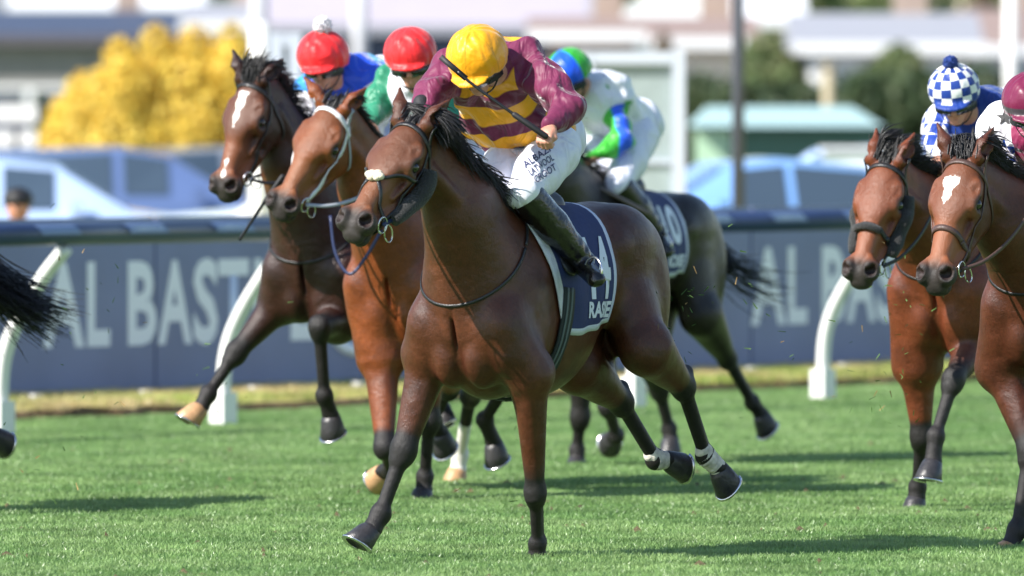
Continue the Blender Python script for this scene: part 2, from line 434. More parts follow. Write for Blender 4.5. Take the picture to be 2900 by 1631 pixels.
def build_horse(S):
    """S: dict of one horse's pose, measured joints in the horse's own frame (forward, left, up)"""
    fr = S['fr']; root = empty('horse', fr.O, fr.rz); tag(root, S['label'], 'horse', 'racehorses galloping on the turf')
    h = S.get('h', .011); zw, zb, zcr = S['zw'], S['zb'], S['zcr']; A = zw - zb; sh = S.get('wl', 1.0)
    F = Field((-2.25, -.75, -.02), (1.65, .75, max(2.35, S['poll'][2] + .35)), h)
    E = F.ell; C = F.cone; Lx = (0, 1, 0)
    # trunk
    E((-.22, 0, zb + .50 * A), (.52, .275 * sh, .50 * A), k=.05)
    E((.10, 0, zb + .46 * A), (.31, .235 * sh, .455 * A), k=.06)
    fl = S.get('flank', .98)
    E((-.56, 0, (zcr + fl) / 2 - .03), (.44, .25 * sh, (zcr - fl) / 2 * .96), k=.06)
    C((-.2, 0, zw - .13), (-.78, 0, zcr - .15), .12, .14, .06, side=Lx, f=.75)
    C((.06, 0, zw - .07), (-.26, 0, zw - .055), .055, .055, .08)
    E((-.90, 0, zcr - .235), (.34, .235 * sh, .235), k=.06)
    for y in (-1, 1):
        E((-.84, y * .12, zcr - .21), (.27, .155, .205), k=.03)
        E((-1.03, y * .135, zcr - .42), (.165, .135, .34), k=.04)
        E((-.70, y * .2, zcr - .2), (.07, .05, .06), k=.05)
    # neck
    hd = S['head']; n0 = hd(.03, 0, -.045); nb = V3(.10, 0, zb + .62 * A); nm = n0 * .56 + nb * .44 + np.array(S.get('nmo', (0, 0, 0)), float)
    C(n0, nm, .107, .170, .05, side=hd.Y, f=1.42); C(nm, nb, .170, .350, .10, side=Lx, f=1.38)
    C(hd(-.03, 0, .015), nm + V3(-.03, 0, .055), .05, .055, .06); C(nm + V3(-.03, 0, .055), (-.06, 0, zw - .07), .055, .065, .08)
    C(nm + V3(.02, 0, -.07), (.18, 0, zb + .50 * A), .125, .225, .12, side=Lx, f=.92)
    for y in (-1, 1):
        j = hd(.08, y * .05, -.09); q = V3(.30, y * .13, zb + .50 * A)
        mj = nm + V3(.03, y * .082, -.070); C(j, mj, .040, .050, .014); C(mj, q, .050, .060, .020)
        # shoulder
        C((-.03, y * .125, zw - .22), (.27, y * .175, zb + .44 * A), .10, .125, .03, side=Lx, f=1.6)
        E((.27, y * .165, zb + .37 * A), (.095, .085, .15), k=.09)
        E((.28, y * .078, zb + .24 * A), (.125, .078, .15), k=.018)
        E((.06, y * .19, zb + .36 * A), (.17, .075, .15), k=.035)
    E((.42, 0, zb + .27 * A), (.05, .008, .14), k=.03, cut=True)
    for y in (-1, 1):
        E((.31, y * .20, zb + .30 * A), (.06, .05, .11), k=.014); E((.34, y * .19, zb + .44 * A), (.05, .05, .06), k=.02); E((.10, y * .235, zb + .40 * A), (.10, .05, .16), k=.014)
        E((.16, y * .16, zw - .28), (.07, .06, .16), k=.02)
    # legs
    g_ = S.get('lk', 1.15); LG = S['legs']; side = {'LF': 1, 'RF': -1, 'LH': 1, 'RH': -1}; paint = []
    for n in ('LF', 'RF', 'LH', 'RH'):
        g_ = S.get('lk', 1.15) * S.get('lg', {}).get(n, 1); y = side[n]; J = [np.array(p, float) for p in LG[n]]
        if n[1] == 'F':
            e, kn, ft, hf_ = J; sp = V3(.29, y * .165, zb + .38 * A)
            C(sp, e, .120, .115 * g_, .07); d = unit(kn - e); fw = V3(1, 0, .1); fw = unit(fw - d * fw.dot(d))
            C(e, kn, .084 * g_, .040 * g_, .03); C(e + d * .02 + fw * .040 + V3(0, y * .022, 0), e + (kn - e) * .62 + fw * .016 + V3(0, y * .008, 0), .058 * g_, .030 * g_, .010); C(e + d * .05 + fw * .040 - V3(0, y * .035, 0), e + (kn - e) * .50 + fw * .016 - V3(0, y * .014, 0), .045 * g_, .026 * g_, .010)
            C(e + d * .02 - fw * .03 + V3(0, y * .02, 0), e + (kn - e) * .60 - fw * .012, .055, .030, .012)
            E(e + V3(-.04, y * .03, .03), (.07, .05, .07), k=.035)
            E(kn, np.array((.048, .052, .058)) * g_, k=.03); E(kn + unit(kn - ft) * -.045, np.array((.040, .044, .035)) * g_, k=.02); E(kn + fw * .020 + V3(0, 0, .012), (.030, .042, .030), k=.010); E(kn + fw * .018 - V3(0, 0, .028), (.028, .040, .018), k=.008)
            rc = .030 * g_
        else:
            e, kn, ft, hf_ = J; hip = V3(-.86, y * .12, zcr - .36)
            C(hip, e, .20, .125, .05, side=Lx, f=1.3); E(e + V3(.01, 0, 0), (.10, .075, .11), k=.05)
            C((-1.02, y * .12, zcr - .6), e * .45 + kn * .55, .115, .062, .05)
            C(e, kn, .112 * g_, .045 * g_, .035); d = unit(kn - e); bk = V3(-1, 0, .25); bk = unit(bk - d * bk.dot(d))
            C(e + d * .06 + bk * .05, e + (kn - e) * .62 + bk * .02, .062, .035, .02)
            E(kn, np.array((.048, .048, .06)) * g_, k=.03); hk = unit(-unit(ft - kn) * .9 + unit(kn - e) * .75)
            C(kn, kn + hk * .070, .042, .032, .02); C(kn + hk * .070, e + (kn - e) * .50, .026, .024, .03)
            rc = .031 * g_
        c = unit(ft - kn); bk = V3(-1, 0, 0); bk = bk - c * bk.dot(c); bk = unit(bk) if np.linalg.norm(bk) > .2 else V3(0, 0, 0)
        C(kn + c * .03, ft, rc, rc - .006, .02); C(kn + c * .05 + bk * .028, ft + bk * .026, .019, .020, .006)
        E(ft, np.array((.038, .040, .042)) * g_, k=.02); E(ft + bk * .024, (.026, .030, .03), k=.02)
        p = hf_ - ft; pl = np.linalg.norm(p); pd = unit(p); top = ft + pd * max(pl - .078, .05)
        C(ft, top, .033 * g_, .037 * g_, .02); E(top + pd * .004, (.046, .046, .022), M=None, k=.015)
        paint.append((n, e, kn, ft, top))
        S.setdefault('hoofs', {})[n] = (top, pd)
    # head
    H = lambda *a: hd(*a); Mh = hd.M; q = np.array([hd.s, hd.w, hd.w]); qs = hd.w
    def he(c, r, k=.02, cut=False, M_=None): E(H(*c), np.array(r) * q, M=(Mh if M_ is None else M_), k=k, cut=cut)
    def hc(a, b, ra, rb, k=.015, f=1.0, **kw): C(H(*a), H(*b), ra * qs, rb * qs, k, side=hd.Y, f=f, **kw)
    he((.10, 0, .0), (.15, .078, .088), .03); he((.19, 0, .032), (.15, .080, .045), .025)
    hc((.14, 0, -.03), (.34, 0, -.03), .088, .060, .025, f=1.15)
    hc((.20, 0, .012), (.50, 0, -.010), .060, .034, .025); hc((.22, 0, -.05), (.52, 0, -.055), .060, .036, .03)
    for y in (-1, 1):
        he((.165, y * .052, -.085), (.115, .030, .085), .018)
        hc((.27, y * .038, -.118), (.46, y * .024, -.088), .026, .018, .02)
        hc((.24, y * .083, -.018), (.36, y * .058, -.030), .013, .008, .014)
        he((.190, y * .078, .030), (.060, .022, .020), .030)
        he((.225, y * .076, .006), (.045, .018, .020), .028)
        he((.145, y * .074, .040), (.036, .018, .018), .028)
        he((.208, y * .099, .013), (.030, .018, .018), .008, True)
        he((.165, y * .088, .060), (.022, .012, .012), .02, True)
        he((.540, y * .043, -.016), (.052, .034, .045), k=.014)
        he((.556, y * .055, .012), (.030, .024, .026), k=.006, cut=True)
        hc((.49, y * .034, .004), (.54, y * .040, .016), .014, .012, .014)
        hc((.34, y * .050, -.075), (.47, y * .042, -.06), .018, .014, .02)
    he((.535, 0, -.040), (.062, .046, .044), .02); he((.585, 0, -.056), (.026, .042, .030), .015)
    he((.540, 0, -.100), (.040, .028, .020), .02); he((.50, 0, -.088), (.05, .026, .024), .02)
    he((.575, 0, -.083), (.045, .055, .0045), .006, True)
    # ears
    for y, key in ((1, 'earL'), (-1, 'earR')):
        b = H(.012, y * .058, .065); d = S[key]; d = unit(d); tip = b + d * .165
        m1 = b + d * .065
        C(b, m1, .038, .042, .02); C(m1, tip, .042, .006, .012)
        g = unit(hd.X * .6 + hd.Y * y * .75 + hd.Z * .2); g = unit(g - d * g.dot(d))
        C(m1 + g * .033 - d * .03, tip + g * .014 - d * .02, .031, .008, .005, cut=True)
    me = cleaned(F, 'body'); V = F.V; bv = bvh_of(F)
    # coat pattern and painted nostril shade
    pt = np.zeros(len(V)); wh = np.zeros(len(V))
    for n, e, kn, ft, top in paint:
        st = S.get('pt_at', {}).get(n, .62)
        t, dd = seg_t(V, e, kn); pt = np.maximum(pt, sstep(t, st - .12, max(.96, st + .1)) ** 1.3 * (1 - sstep(dd, .10, .14)))
        for a, b in ((kn, ft), (ft, top + unit(top - ft) * .05)):
            t, dd = seg_t(V, a, b); pt = np.maximum(pt, 1 - sstep(dd, .08, .12))
        if n in S.get('socks', {}):
            f0 = S['socks'][n]; t, dd = seg_t(V, kn, ft); t2, d2 = seg_t(V, ft, top + unit(top - ft) * .04)
            w = np.maximum(sstep(t, f0 - .06, f0 + .06) * (dd < .08), sstep(t2, (.55 if f0 > 1.1 else .15) if f0 > .9 else -.5, .8 if f0 > 1.1 else .3) * (d2 < .075)); wh = np.maximum(wh, w)
    hl = hd.inv(V); near = np.linalg.norm(V - hd(.3, 0, -.04), axis=1) < .42
    mz = sstep(hl[:, 0], S.get('mz', .475), S.get('mz', .475) + .07) * near; mz = np.maximum(mz, near * sstep(hl[:, 0], .36, .44) * sstep(-hl[:, 2], .07, .10))
    for y in (-1, 1): mz = np.maximum(mz, near * .8 * (1 - sstep(np.linalg.norm(hl - V3(.208, y * .095, .012), axis=1), .026, .046)))
    nostril_shade = np.zeros(len(V))
    for y in (-1, 1): nostril_shade = np.maximum(nostril_shade, near * .9 * (1 - sstep(np.linalg.norm(hl - V3(.550, y * .046, .002), axis=1), .020, .032)))  # nostril hollows darkened by colour, standing in for shade
    for (x0, x1, w0, w1, yo) in S.get('blaze', []):
        t = np.clip((hl[:, 0] - x0) / (x1 - x0), 0, 1); w = w0 + (w1 - w0) * t + .004 * np.sin(hl[:, 0] * 90)
        inside = np.minimum(hl[:, 0] - x0, x1 - hl[:, 0]) / .02; lat_ = (w - np.abs(hl[:, 1] - yo)) / .008
        wh = np.maximum(wh, near * (hl[:, 2] > .0) * np.clip(.5 + np.minimum(inside, lat_) * .5, 0, 1))
    tan = near * np.clip(sstep(hl[:, 0], .28, .42) * .9 + .45 * sstep(hl[:, 0], .02, .10) * sstep(hl[:, 2], -.03, .03), 0, .95)
    if 'crestdark' in S: pass
    attr(me, 'pt', pt); attr(me, 'wh', wh); attr(me, 'mz', mz); attr(me, 'nostril_shade', nostril_shade); attr(me, 'tan', tan)
    body = link('body', me, root, M[S['coat']])
    # eyes
    for y in (-1, 1):
        MB().sphere(hd(.209, y * .0815, .013), .0265, 8).build('eye', M['eye'], root)
    # hooves
    for n, (top, pd) in S['hoofs'].items():
        fw = S.get('hf', {}).get(n, V3(1, 0, -.1)); hm = M['hoof_tan'] if n in S.get('tan_hoofs', ()) else M['hoof_dark']
        hoof('hoof', top, pd, fw, hm, root, S.get('hfs', 1.2))
    for n in S.get('bandage', ()):
        ft = np.array(LG[n][2], float); kn = np.array(LG[n][1], float); top, pd = S['hoofs'][n]; FB = Field(ft - .16, ft + .16, .006)
        FB.cone(ft - unit(ft - kn) * .030, ft + pd * .01, .040, .047, .02); FB.cone(ft + pd * .01, top - pd * .012, .047, .043, .01)
        g0, g1, g2 = FB.ax[0][:, None, None], FB.ax[1][None, :, None], FB.ax[2][None, None, :]
        FB.D += (.0016 * np.sin(230 * (g0 * pd[0] + g1 * pd[1] + g2 * pd[2]) + 14 * g1)).astype(np.float32)
        link('bandage', cleaned(FB, 'bandage'), root, M['bandage'])
    # mane and forelock
    r2 = random.Random(S.get('seed', 3)); roots = []
    crest = catmull([hd(-.05, 0, .07), hd(-.09, 0, .065), nm + V3(-.05, 0, .15), V3(-.02, 0, zw + .0)], 12)
    md = S.get('mane', (V3(-.5, .75, .1), V3(-.6, .3, -.75), .13)); C_, S_ = len(crest), 1500 if h < .0105 else 700
    for i in range(S.get('mane_n', S_)):
        t = r2.random(); p = crest[min(int(t * C_), C_ - 1)] + V3(*(r2.gauss(0, .012) for _ in range(3)))
        c, nn, _, _ = bv.find_nearest(Vector(p)); p = npv(c) - npv(nn) * .004
        roots.append((p, md[0] + V3(*(r2.gauss(0, .22) for _ in range(3))), md[1] + V3(*(r2.gauss(0, .22) for _ in range(3))), md[2] * r2.uniform(.4, 1.25)))
    strands('mane', roots, M['hair'], root, .0052)
    fl_ = S.get('forelock', (hd.Z * .6 - hd.X * .8, -hd.X + hd.Z * .1, .09)); roots = []
    for i in range(170):
        p = hd(r2.uniform(-.04, .04), r2.gauss(0, .022), .085); c, nn, _, _ = bv.find_nearest(Vector(p)); p = npv(c)
        roots.append((p, fl_[0] + V3(*(r2.gauss(0, .22) for _ in range(3))), fl_[1] + V3(*(r2.gauss(0, .30) for _ in range(3))), fl_[2] * r2.uniform(.5, 1.3)))
    strands('forelock', roots, M['hair'], root, .0042)
    # tail
    td = S.get('tail', (V3(-1, 0, .1), V3(-.6, 0, -.6), .75)); roots = []; tb = V3(-1.215, 0, zcr - .20)
    for i in range(S.get('tail_n', 420)):
        p = tb + V3(r2.uniform(-.16, .05), r2.gauss(0, .022), r2.gauss(0, .022)); roots.append((p, td[0] + V3(*(r2.gauss(0, .10) for _ in range(3))), td[1] + V3(*(r2.gauss(0, .22) for _ in range(3))), td[2] * r2.uniform(.55, 1.15)))
    strands('tail', roots, M['hair'], root, .005, seg=7)
    S['root'] = root; S['bvh'] = bv; S['F'] = F; S['nm'] = nm
    tack(S); F.D = None
    return root

def tack(S):
    hd, bv, root = S['head'], S['bvh'], S['root']; T = S.get('tack', {}); lm = M[T.get('m', 'lea_black')]; zw, zb, zcr = S['zw'], S['zb'], S['zcr']; A = zw - zb
    X, Y, Z = hd.X, hd.Y, hd.Z; P = lambda *a: hd(*a)
    br = empty('bridle'); br.parent = root
    def ringp(name, x, tilt, w, t, a0, a1, m, z0=-.02, rad=.25):
        e2 = unit(Z + X * tilt); pts, nn = hug_ring(bv, P(x, 0, z0), Y, e2, rad, .001, a0, a1); mb = MB().ribbon(pts, nn, w, t); return mb.build(name, m, br)
    ringp('browband', .085, -.25, .026, .007, -8, 188, M[T.get('brow', T.get('m', 'lea_black'))])
    tl = [P(.05, .10, .01), P(.10, .115, -.05), P(.14, .10, -.11), P(.17, .055, -.16), P(.18, 0, -.17), P(.17, -.055, -.16), P(.14, -.10, -.11), P(.10, -.115, -.05), P(.05, -.10, .01)]
    pts, nn = hug(bv, catmull(tl, 4), .002); MB().ribbon(pts, nn, .014, .005).build('throat_lash', lm, br)
    for y in (-1, 1):
        pts, nn = hug(bv, catmull([P(.08, y * .12, .0), P(.03, y * .10, .045), P(-.01, y * .085, .06)], 4), .002); MB().ribbon(pts, nn, .022, .005).build('crownpiece', lm, br)
    for y in (-1, 1):
        path = [P(.07, y * .12, .0), P(.16, y * .13, -.035), P(.27, y * .12, -.055), P(.40, y * .10, -.065), P(.475, y * .09, -.066)]
        pts, nn = hug(bv, catmull(path, 5), .001)
        if T.get('cheek', True): MB().ribbon(pts, nn, T.get('cw', .017), .005).build('cheekpiece', M[T.get('cheekm', T.get('m', 'lea_black'))], br)
        c, nn_, _, _ = bv.find_nearest(Vector(P(.485, y * .09, -.068))); c = c + nn_ * .012
        rp = [c + Vector(X * math.cos(a) + Z * math.sin(a)) * .036 for a in [2 * math.pi * i / 20 for i in range(21)]]
        MB().tube(rp, .0042, 6).build('bit_ring', M['steel'], br); S['bit%d' % y] = c
        if T.get('loop', True):
            lp = [c + Vector(X * (-.01 + .03 * math.cos(a)) - Z * (.055 + .045 * math.sin(a)) + Y * y * .01) for a in [2 * math.pi * i / 18 for i in range(19)]]
            MB().tube(lp, .003, 5).build('ring_bit_loop', M['steel'], br)
    if T.get('nose', 1): ringp('noseband', T.get('nx', .38), T.get('nt', -.15), T.get('nw', .024), .008, 0, 360, M[T.get('nosem', T.get('m', 'lea_black'))])
    if T.get('roller'):
        pts, nn = hug_ring(bv, P(.36, 0, -.02), Y, Z, .25, .016, 40, 140, 12); mb = MB().tube(pts, [.012] + [.019] * 11 + [.012], 8); mb.build('nose_roll', M['fleece_black'], br)
    if T.get('knot'):
        c0, n_, _, _ = bv.find_nearest(Vector(P(.355, 0, .08)))
        for (dx, dy, r) in ((.0, .030, .020), (.0, -.028, .020), (-.014, .010, .021), (.014, -.008, .021), (.012, .020, .018), (-.010, -.018, .019), (.0, .0, .022)):
            o_ = MB().sphere(c0 + Vector(X * dx + Y * dy) + n_ * .006, (r, r, r * .85), 8); o_.build('fleece_pad', M['fleece_cream'], br)
        for y in (-1, 1):
            for pa in ([P(.355, y * .02, .06), P(.30, y * .09, .03), P(.25, y * .12, -.03), P(.21, y * .12, -.06)], [P(.36, y * .02, .06), P(.42, y * .07, .01), P(.46, y * .08, -.05), P(.48, y * .06, -.10), P(.48, 0, -.14)]):
                pts, nn = hug(bv, catmull(pa, 6), .002); MB().ribbon(pts, nn, .016, .006).build('grackle_strap', lm, br)
    for y in T.get('rolls', ()):
        pa = T.get('rollp', [(.13, .13, -.05), (.20, .125, -.085), (.30, .10, -.10), (.40, .07, -.10)])
        pts, nn = hug(bv, catmull([P(a, y * b, c) for a, b, c in pa], 5), .022); n = len(pts)
        rr = [T.get('rr', .036) * (.45 + .55 * math.sin(math.pi * (i + .8) / (n + .6)) ** .5) for i in range(n)]
        o_ = MB().tube(pts, rr, 12).build('cheek_roll', M['fleece_black'], br)
    # reins
    hands = S.get('hands', [V3(.42, .07, zw + .12), V3(.42, -.07, zw + .12)])
    for y, hnd in zip((1, -1), hands):
        b = S['bit%d' % y]; mid = (Vector(hnd) + b) / 2 + Vector((0, y * .05, -.035))
        path = catmull([b, b * .6 + Vector(mid) * .4 + Vector((0, y * .02, -.02)), mid, hnd], 6)
        MB().ribbon(path, [Vector((0, y, .3))] * len(path), .018, .004).build('rein', M[T.get('rein', 'lea_black')], br)
    # yoke / breastplate round the neck base
    if T.get('vstrap'):
        pp = catmull(T['vstrap'], 5); MB().ribbon(pp, [Vector((1, 0, 0))] * len(pp), .016, .005).build('martingale', M['lea_navy'], root)
    if T.get('yoke', True):
        ym = M[T.get('yokem', 'lea_black')]
        pp, nn = hug_ring(bv, (.17, 0, zb + .80 * A), (0, 1, 0), unit((-.73, 0, .68)), .50, .006, 0, 360, 60)
        
        for _ in range(4): pp = [(pp[i - 1] + pp[i] * 2 + pp[(i + 1) % len(pp)]) / 4 for i in range(len(pp))]
        MB().ribbon(pp, nn, .014, .005).build('breast_strap', ym, root)
    # saddlecloth as one draped sheet
    s0, s1 = S.get('cloth', (-.02, -.60)); zc0 = zb + .46 * A; sd = S.get('cloth_low', 1.0)
    rows, cols = 26, 44; zlow = S.get('cloth_z', .99)
    def cpt(i, j, off):
        a = i / rows; b = j / cols; s_ = s0 + (s1 - s0) * a - .10 * (1 - abs(2 * b - 1)) * (1 - a) * 0; ang = -1 + 2 * b
        zc = zb + .52 * A; lowa = math.atan2(zlow + .03 * a - zc, .28); th = math.pi / 2 + (math.pi / 2 - lowa) * ang
        o_ = Vector((s_ - S.get('cloth_cut', .19) * abs(ang) ** 1.4 * (1 - a), 0, zc)); d = Vector((0, -math.cos(th), math.sin(th)))
        h_, n_, _, _ = bv.ray_cast(o_ + d * 1.0, -d, 1.0)
        if h_ is None: h_ = o_ + d * .3; n_ = d
        fold = .006 * math.sin(a * 17 + abs(ang) * 3) * abs(ang)
        return h_ + d * (off + fold)
    mb = MB(); off = .014
    for lay in (0, 1):
        for i in range(rows + 1):
            for j in range(cols + 1): mb.V.append(cpt(i, j, off - .006 * lay))
    W = cols + 1; base = (rows + 1) * W
    for i in range(rows):
        for j in range(cols):
            m = 2 if i < 3 else (1 if (j in (0, cols - 1) or i == rows - 1) else 0)
            q = (i * W + j, i * W + j + 1, (i + 1) * W + j + 1, (i + 1) * W + j); mb.face(q, m); mb.face(tuple(base + k for k in q[::-1]), m)
    for i in range(rows):
        for j in (0, cols):
            a, b = i * W + j, (i + 1) * W + j; mb.face((a, b, base + b, base + a), 1)
    for j in range(cols):
        for i in (0, rows):
            a, b = i * W + j, i * W + j + 1; mb.face((a, b, base + b, base + a), 2 if i == 0 else 1)
    co = mb.build('saddle_cloth', [M['navy_cloth'], M['white_cloth'], M['wool_grey']], root)
    cb = BVHTree.FromPolygons([tuple(v.co) for v in co.data.vertices], [tuple(p.vertices) for p in co.data.polygons])
    S['cloth_bvh'] = cb; S['cloth_obj'] = co
    for t_, s_, z_, w_, h__, b_ in S.get('cloth_text', []):
        wrap_text('lettering' if t_.isalpha() else 'number', t_, (s_, .0, z_), (-1, 0, 0), (0, 0, 1), w_, h__, cb, .004, M['print_white'], co, b_, 2, (0, 1, 0))
    # girth, saddle, stirrups
    gx = S.get('girth', -.13)
    pts, nn = hug_ring(bv, (gx, 0, zb + .5 * A), (0, 1, 0), (-.12, 0, .99), max(.30, .5 * A + .03), .012, -195, 15, 40)
    g = MB().ribbon(pts, nn, .085, .009).build('girth', M['girth'], root)
    for dx in (-.018, .018):
        pts2 = [p + Vector((dx, 0, 0)) + n_ * .0095 for p, n_ in zip(pts, nn)]; MB().ribbon(pts2, nn, .012, .003).build('stripe', M['girth_stripe'], g)
    mb = MB(); sp = catmull([V3(-.06, 0, zw + .045), V3(-.16, 0, zw + .005), V3(-.30, 0, zw - .0), V3(-.45, 0, zw + .03), V3(-.5, 0, zw + .045)], 4)
    F2 = Field((-.62, -.32, zw - .42), (.06, .32, zw + .14), .012)
    F2.cone((-.08, 0, zw + .0), (-.44, 0, zw - .005), .055, .075, .03)
    for y in (-1, 1): F2.cone((-.20, y * .13, zw - .06), (-.15, y * .262, zw - .26), .10, .06, .03, side=(0, 1, 0), f=3.5)
    F2.cone((-.07, 0, zw + .02), (-.07, 0, zw + .07), .035, .02, .03)
    F2.mesh('saddle'); me = np_mesh('saddle', F2.V, F2.Q); link('saddle', me, root, M['pad_black'])
    for y, st in zip((1, -1), S.get('stirrups', [])):
        if st is None: continue
        top = Vector((-.18, y * .255, zw - .20)); st = Vector(st)
        MB().ribbon([top, (top + st) / 2 + Vector((0, y * .03, 0)), st + Vector((0, 0, .11))], [Vector((0, y, 0))] * 3, .02, .005).build('stirrup_leather', M['lea_black'], root)
        ring = [st + Vector((-.0 , 0, .11)) ] ; pts = [st + Vector((.02 * math.sin(a), .055 * math.sin(a), .045 - .06 * math.cos(a) + .005)) for a in [2 * math.pi * i / 18 for i in range(19)]]
        MB().tube(pts, .006, 6).build('stirrup_iron', M['steel'], root)
# ---------------------------------------------------------------- the horses
# 1: leader
f1 = HF((-.053, 51.0), 30)
p = f1(1186, 382, .74); H1 = dict(fr=f1, label='brown bay horse in front with a cream fleece nose pad and number 14 cloth', coat='bay', h=.0085, zw=1.585, zb=.72, zcr=1.60, poll=p, flank=1.0)
H1['head'] = Head(f1, p, (986, 642), (.80, -.55, -.20), .64, 1.2)
H1['legs'] = dict(LF=[f1(1500, 1060, .18), f1(1516, 1395, .02), f1(1521, 1540, -.10), f1(1521, 1592, -.12)],
                  RF=[f1(1222, 1000, .22), f1(1143, 1275, .34), f1(1078, 1455, .42), f1(1030, 1540, .50)],
                  LH=[f1(1830, 985, -.82), f1(1935, 1095, -1.20), f1(1997, 1290, -1.42), f1(2062, 1352, -1.56)],
                  RH=[f1(1635, 1035, -.72), f1(1760, 1140, -1.08), f1(1855, 1302, -1.32), f1(1925, 1302, -1.46)])
def edir(fr, base, tip, depth=0.0):
    """direction of an ear from its base and tip in the photo, leaning away by depth"""
    b = at(base[0], base[1], 52); t = at(tip[0], tip[1], 52); d = (t - b).normalized(); return fr.vec(d + Vector((0, depth, 0)))
H1['earR'] = edir(f1, (1135, 360), (1137, 290), .6); H1['earL'] = edir(f1, (1214, 366), (1276, 296), .5)
H1['bandage'] = ('LH', 'RH'); H1['hf'] = dict(RF=V3(.9, -.2, .25), LH=V3(.1, 0, -1), RH=V3(.1, 0, -1), LF=V3(1, 0, .2))
H1['pt_at'] = dict(LF=.75, RF=.78, LH=.8, RH=.8)
H1['tack'] = dict(m='lea_black', knot=True, nose=0, rolls=(1, -1), cheek=True, rein='lea_navy', rollp=[(.13, .14, -.05), (.19, .13, -.08), (.29, .12, -.10), (.42, .09, -.10)], rr=.044)
H1['nmo'] = (-.05, .035, 0); H1['tail'] = (V3(-.6, -.5, -.3), V3(-.2, -.3, -.9), .55); H1['lg'] = dict(LF=.86, RF=1.05); H1['mane'] = (V3(-.25, 1, -.35), V3(-.40, .4, -.9), .165); H1['mane_n'] = 2400; H1['cloth'] = (.09, -.60); H1['cloth_z'] = 1.0
H1['cloth_text'] = [('14', -.34, 1.17, .20, .28, .035), ('RASIE', -.31, 1.085, .26, .075, .04)]
H1['girth'] = -.12; H1['forelock'] = (H1['head'].Z * .3 - H1['head'].X, -H1['head'].X + V3(0, .6, 0), .035)
# 2: bright bay with white bridle
f2 = HF((-.465, 58.3), 24)
p = f2(962, 322, .74); H2 = dict(fr=f2, label='bright orange-bay horse wearing a white bridle, just behind the leader', coat='chestnut', h=.010, zw=1.60, zb=.80, zcr=1.58, poll=p, seed=5)
H2['head'] = Head(f2, p, (780, 594), (.82, -.50, -.22), .64, 1.22)
H2['legs'] = dict(LF=[f2(1215, 960, .15), f2(1216, 1190, .12), f2(1203, 1350, .02), f2(1196, 1428, .04)],
                  RF=[f2(1080, 1010, .26), f2(1090, 1268, .42), f2(1106, 1330, .20), f2(1068, 1340, .10)],
                  LH=[f2(1490, 1010, -.72), f2(1440, 1080, -1.05), f2(1372, 1188, -1.22), f2(1412, 1285, -1.34)],
                  RH=[f2(1300, 1010, -.70), f2(1270, 1100, -1.05), f2(1225, 1190, -1.25), f2(1262, 1250, -1.38)])
H2['earR'] = edir(f2, (905, 300), (882, 268), .3); H2['earL'] = edir(f2, (975, 330), (1035, 268), .4)
H2['hf'] = dict(RF=V3(-.2, 0, -1), LH=V3(.2, 0, -1), RH=V3(.2, 0, -1)); H2['tan_hoofs'] = ('RF',); H2['pt_at'] = dict(RF=1.1, LF=.7)
H2['tack'] = dict(m='lea_grey', brow='lea_white', cheekm='lea_white', nose=0, rein='lea_grey', yoke=False, cw=.022, vstrap=[f2(936, 610, .60), f2(950, 715, .60), f2(990, 776, .60), f2(1035, 730, .58), f2(1082, 650, .55)])
H2['forelock'] = (H2['head'].Z * .1 - H2['head'].X, -H2['head'].X + V3(-.6, .3, -.2), .06); H2['mane'] = (V3(-.5, .9, -.2), V3(-.6, .4, -.8), .08)
# 3: dark bay with blaze
f3 = HF((-.90, 59.6), 27)
p = f3(740, 240, .68); H3 = dict(fr=f3, label='dark bay horse with a white blaze, reaching out a tan hoof by the rail', coat='dark_bay', h=.010, zw=1.62, zb=.86, zcr=1.6, poll=p, seed=8)
H3['head'] = Head(f3, p, (618, 548), (.80, -.60, -.05), .64, 1.2)
H3['legs'] = dict(LF=[f3(955, 905, .25), f3(905, 925, .60), f3(918, 1120, .50), f3(948, 1210, .40)],
                  RF=[f3(800, 850, .25), f3(668, 1000, .42), f3(590, 1115, .54), f3(548, 1190, .60)],
                  LH=[f3(1400, 1000, -.80), f3(1332, 1120, -1.15), f3(1302, 1290, -1.40), f3(1292, 1368, -1.40)],
                  RH=[f3(1240, 1000, -.7), f3(1215, 1080, -.95), f3(1240, 1130, -1.1), f3(1263, 1172, -1.1)])
H3['earR'] = edir(f3, (675, 225), (663, 183), .3); H3['earL'] = edir(f3, (752, 232), (808, 168), .4)
H3['hf'] = dict(RF=V3(.95, -.3, .1), LF=V3(.1, 0, -1), RH=V3(.5, 0, -1)); H3['tan_hoofs'] = ('RF', 'LH'); H3['socks'] = dict(LH=.45, RH=.8)
H3['blaze'] = [(.09, .28, .025, .005, .004), (.43, .52, .005, .008, .006)]; H3['pt_at'] = dict(LF=.55, RF=.55)
H3['tack'] = dict(m='lea_black', nose=0, rein='lea_black'); H3['forelock'] = (-H3['head'].X + H3['head'].Z * .5, -H3['head'].X + V3(0, .6, .2), .11)
H3['mane'] = (V3(-.5, .6, .3), V3(-.7, .5, -.5), .10); H3['zw'] = 1.62
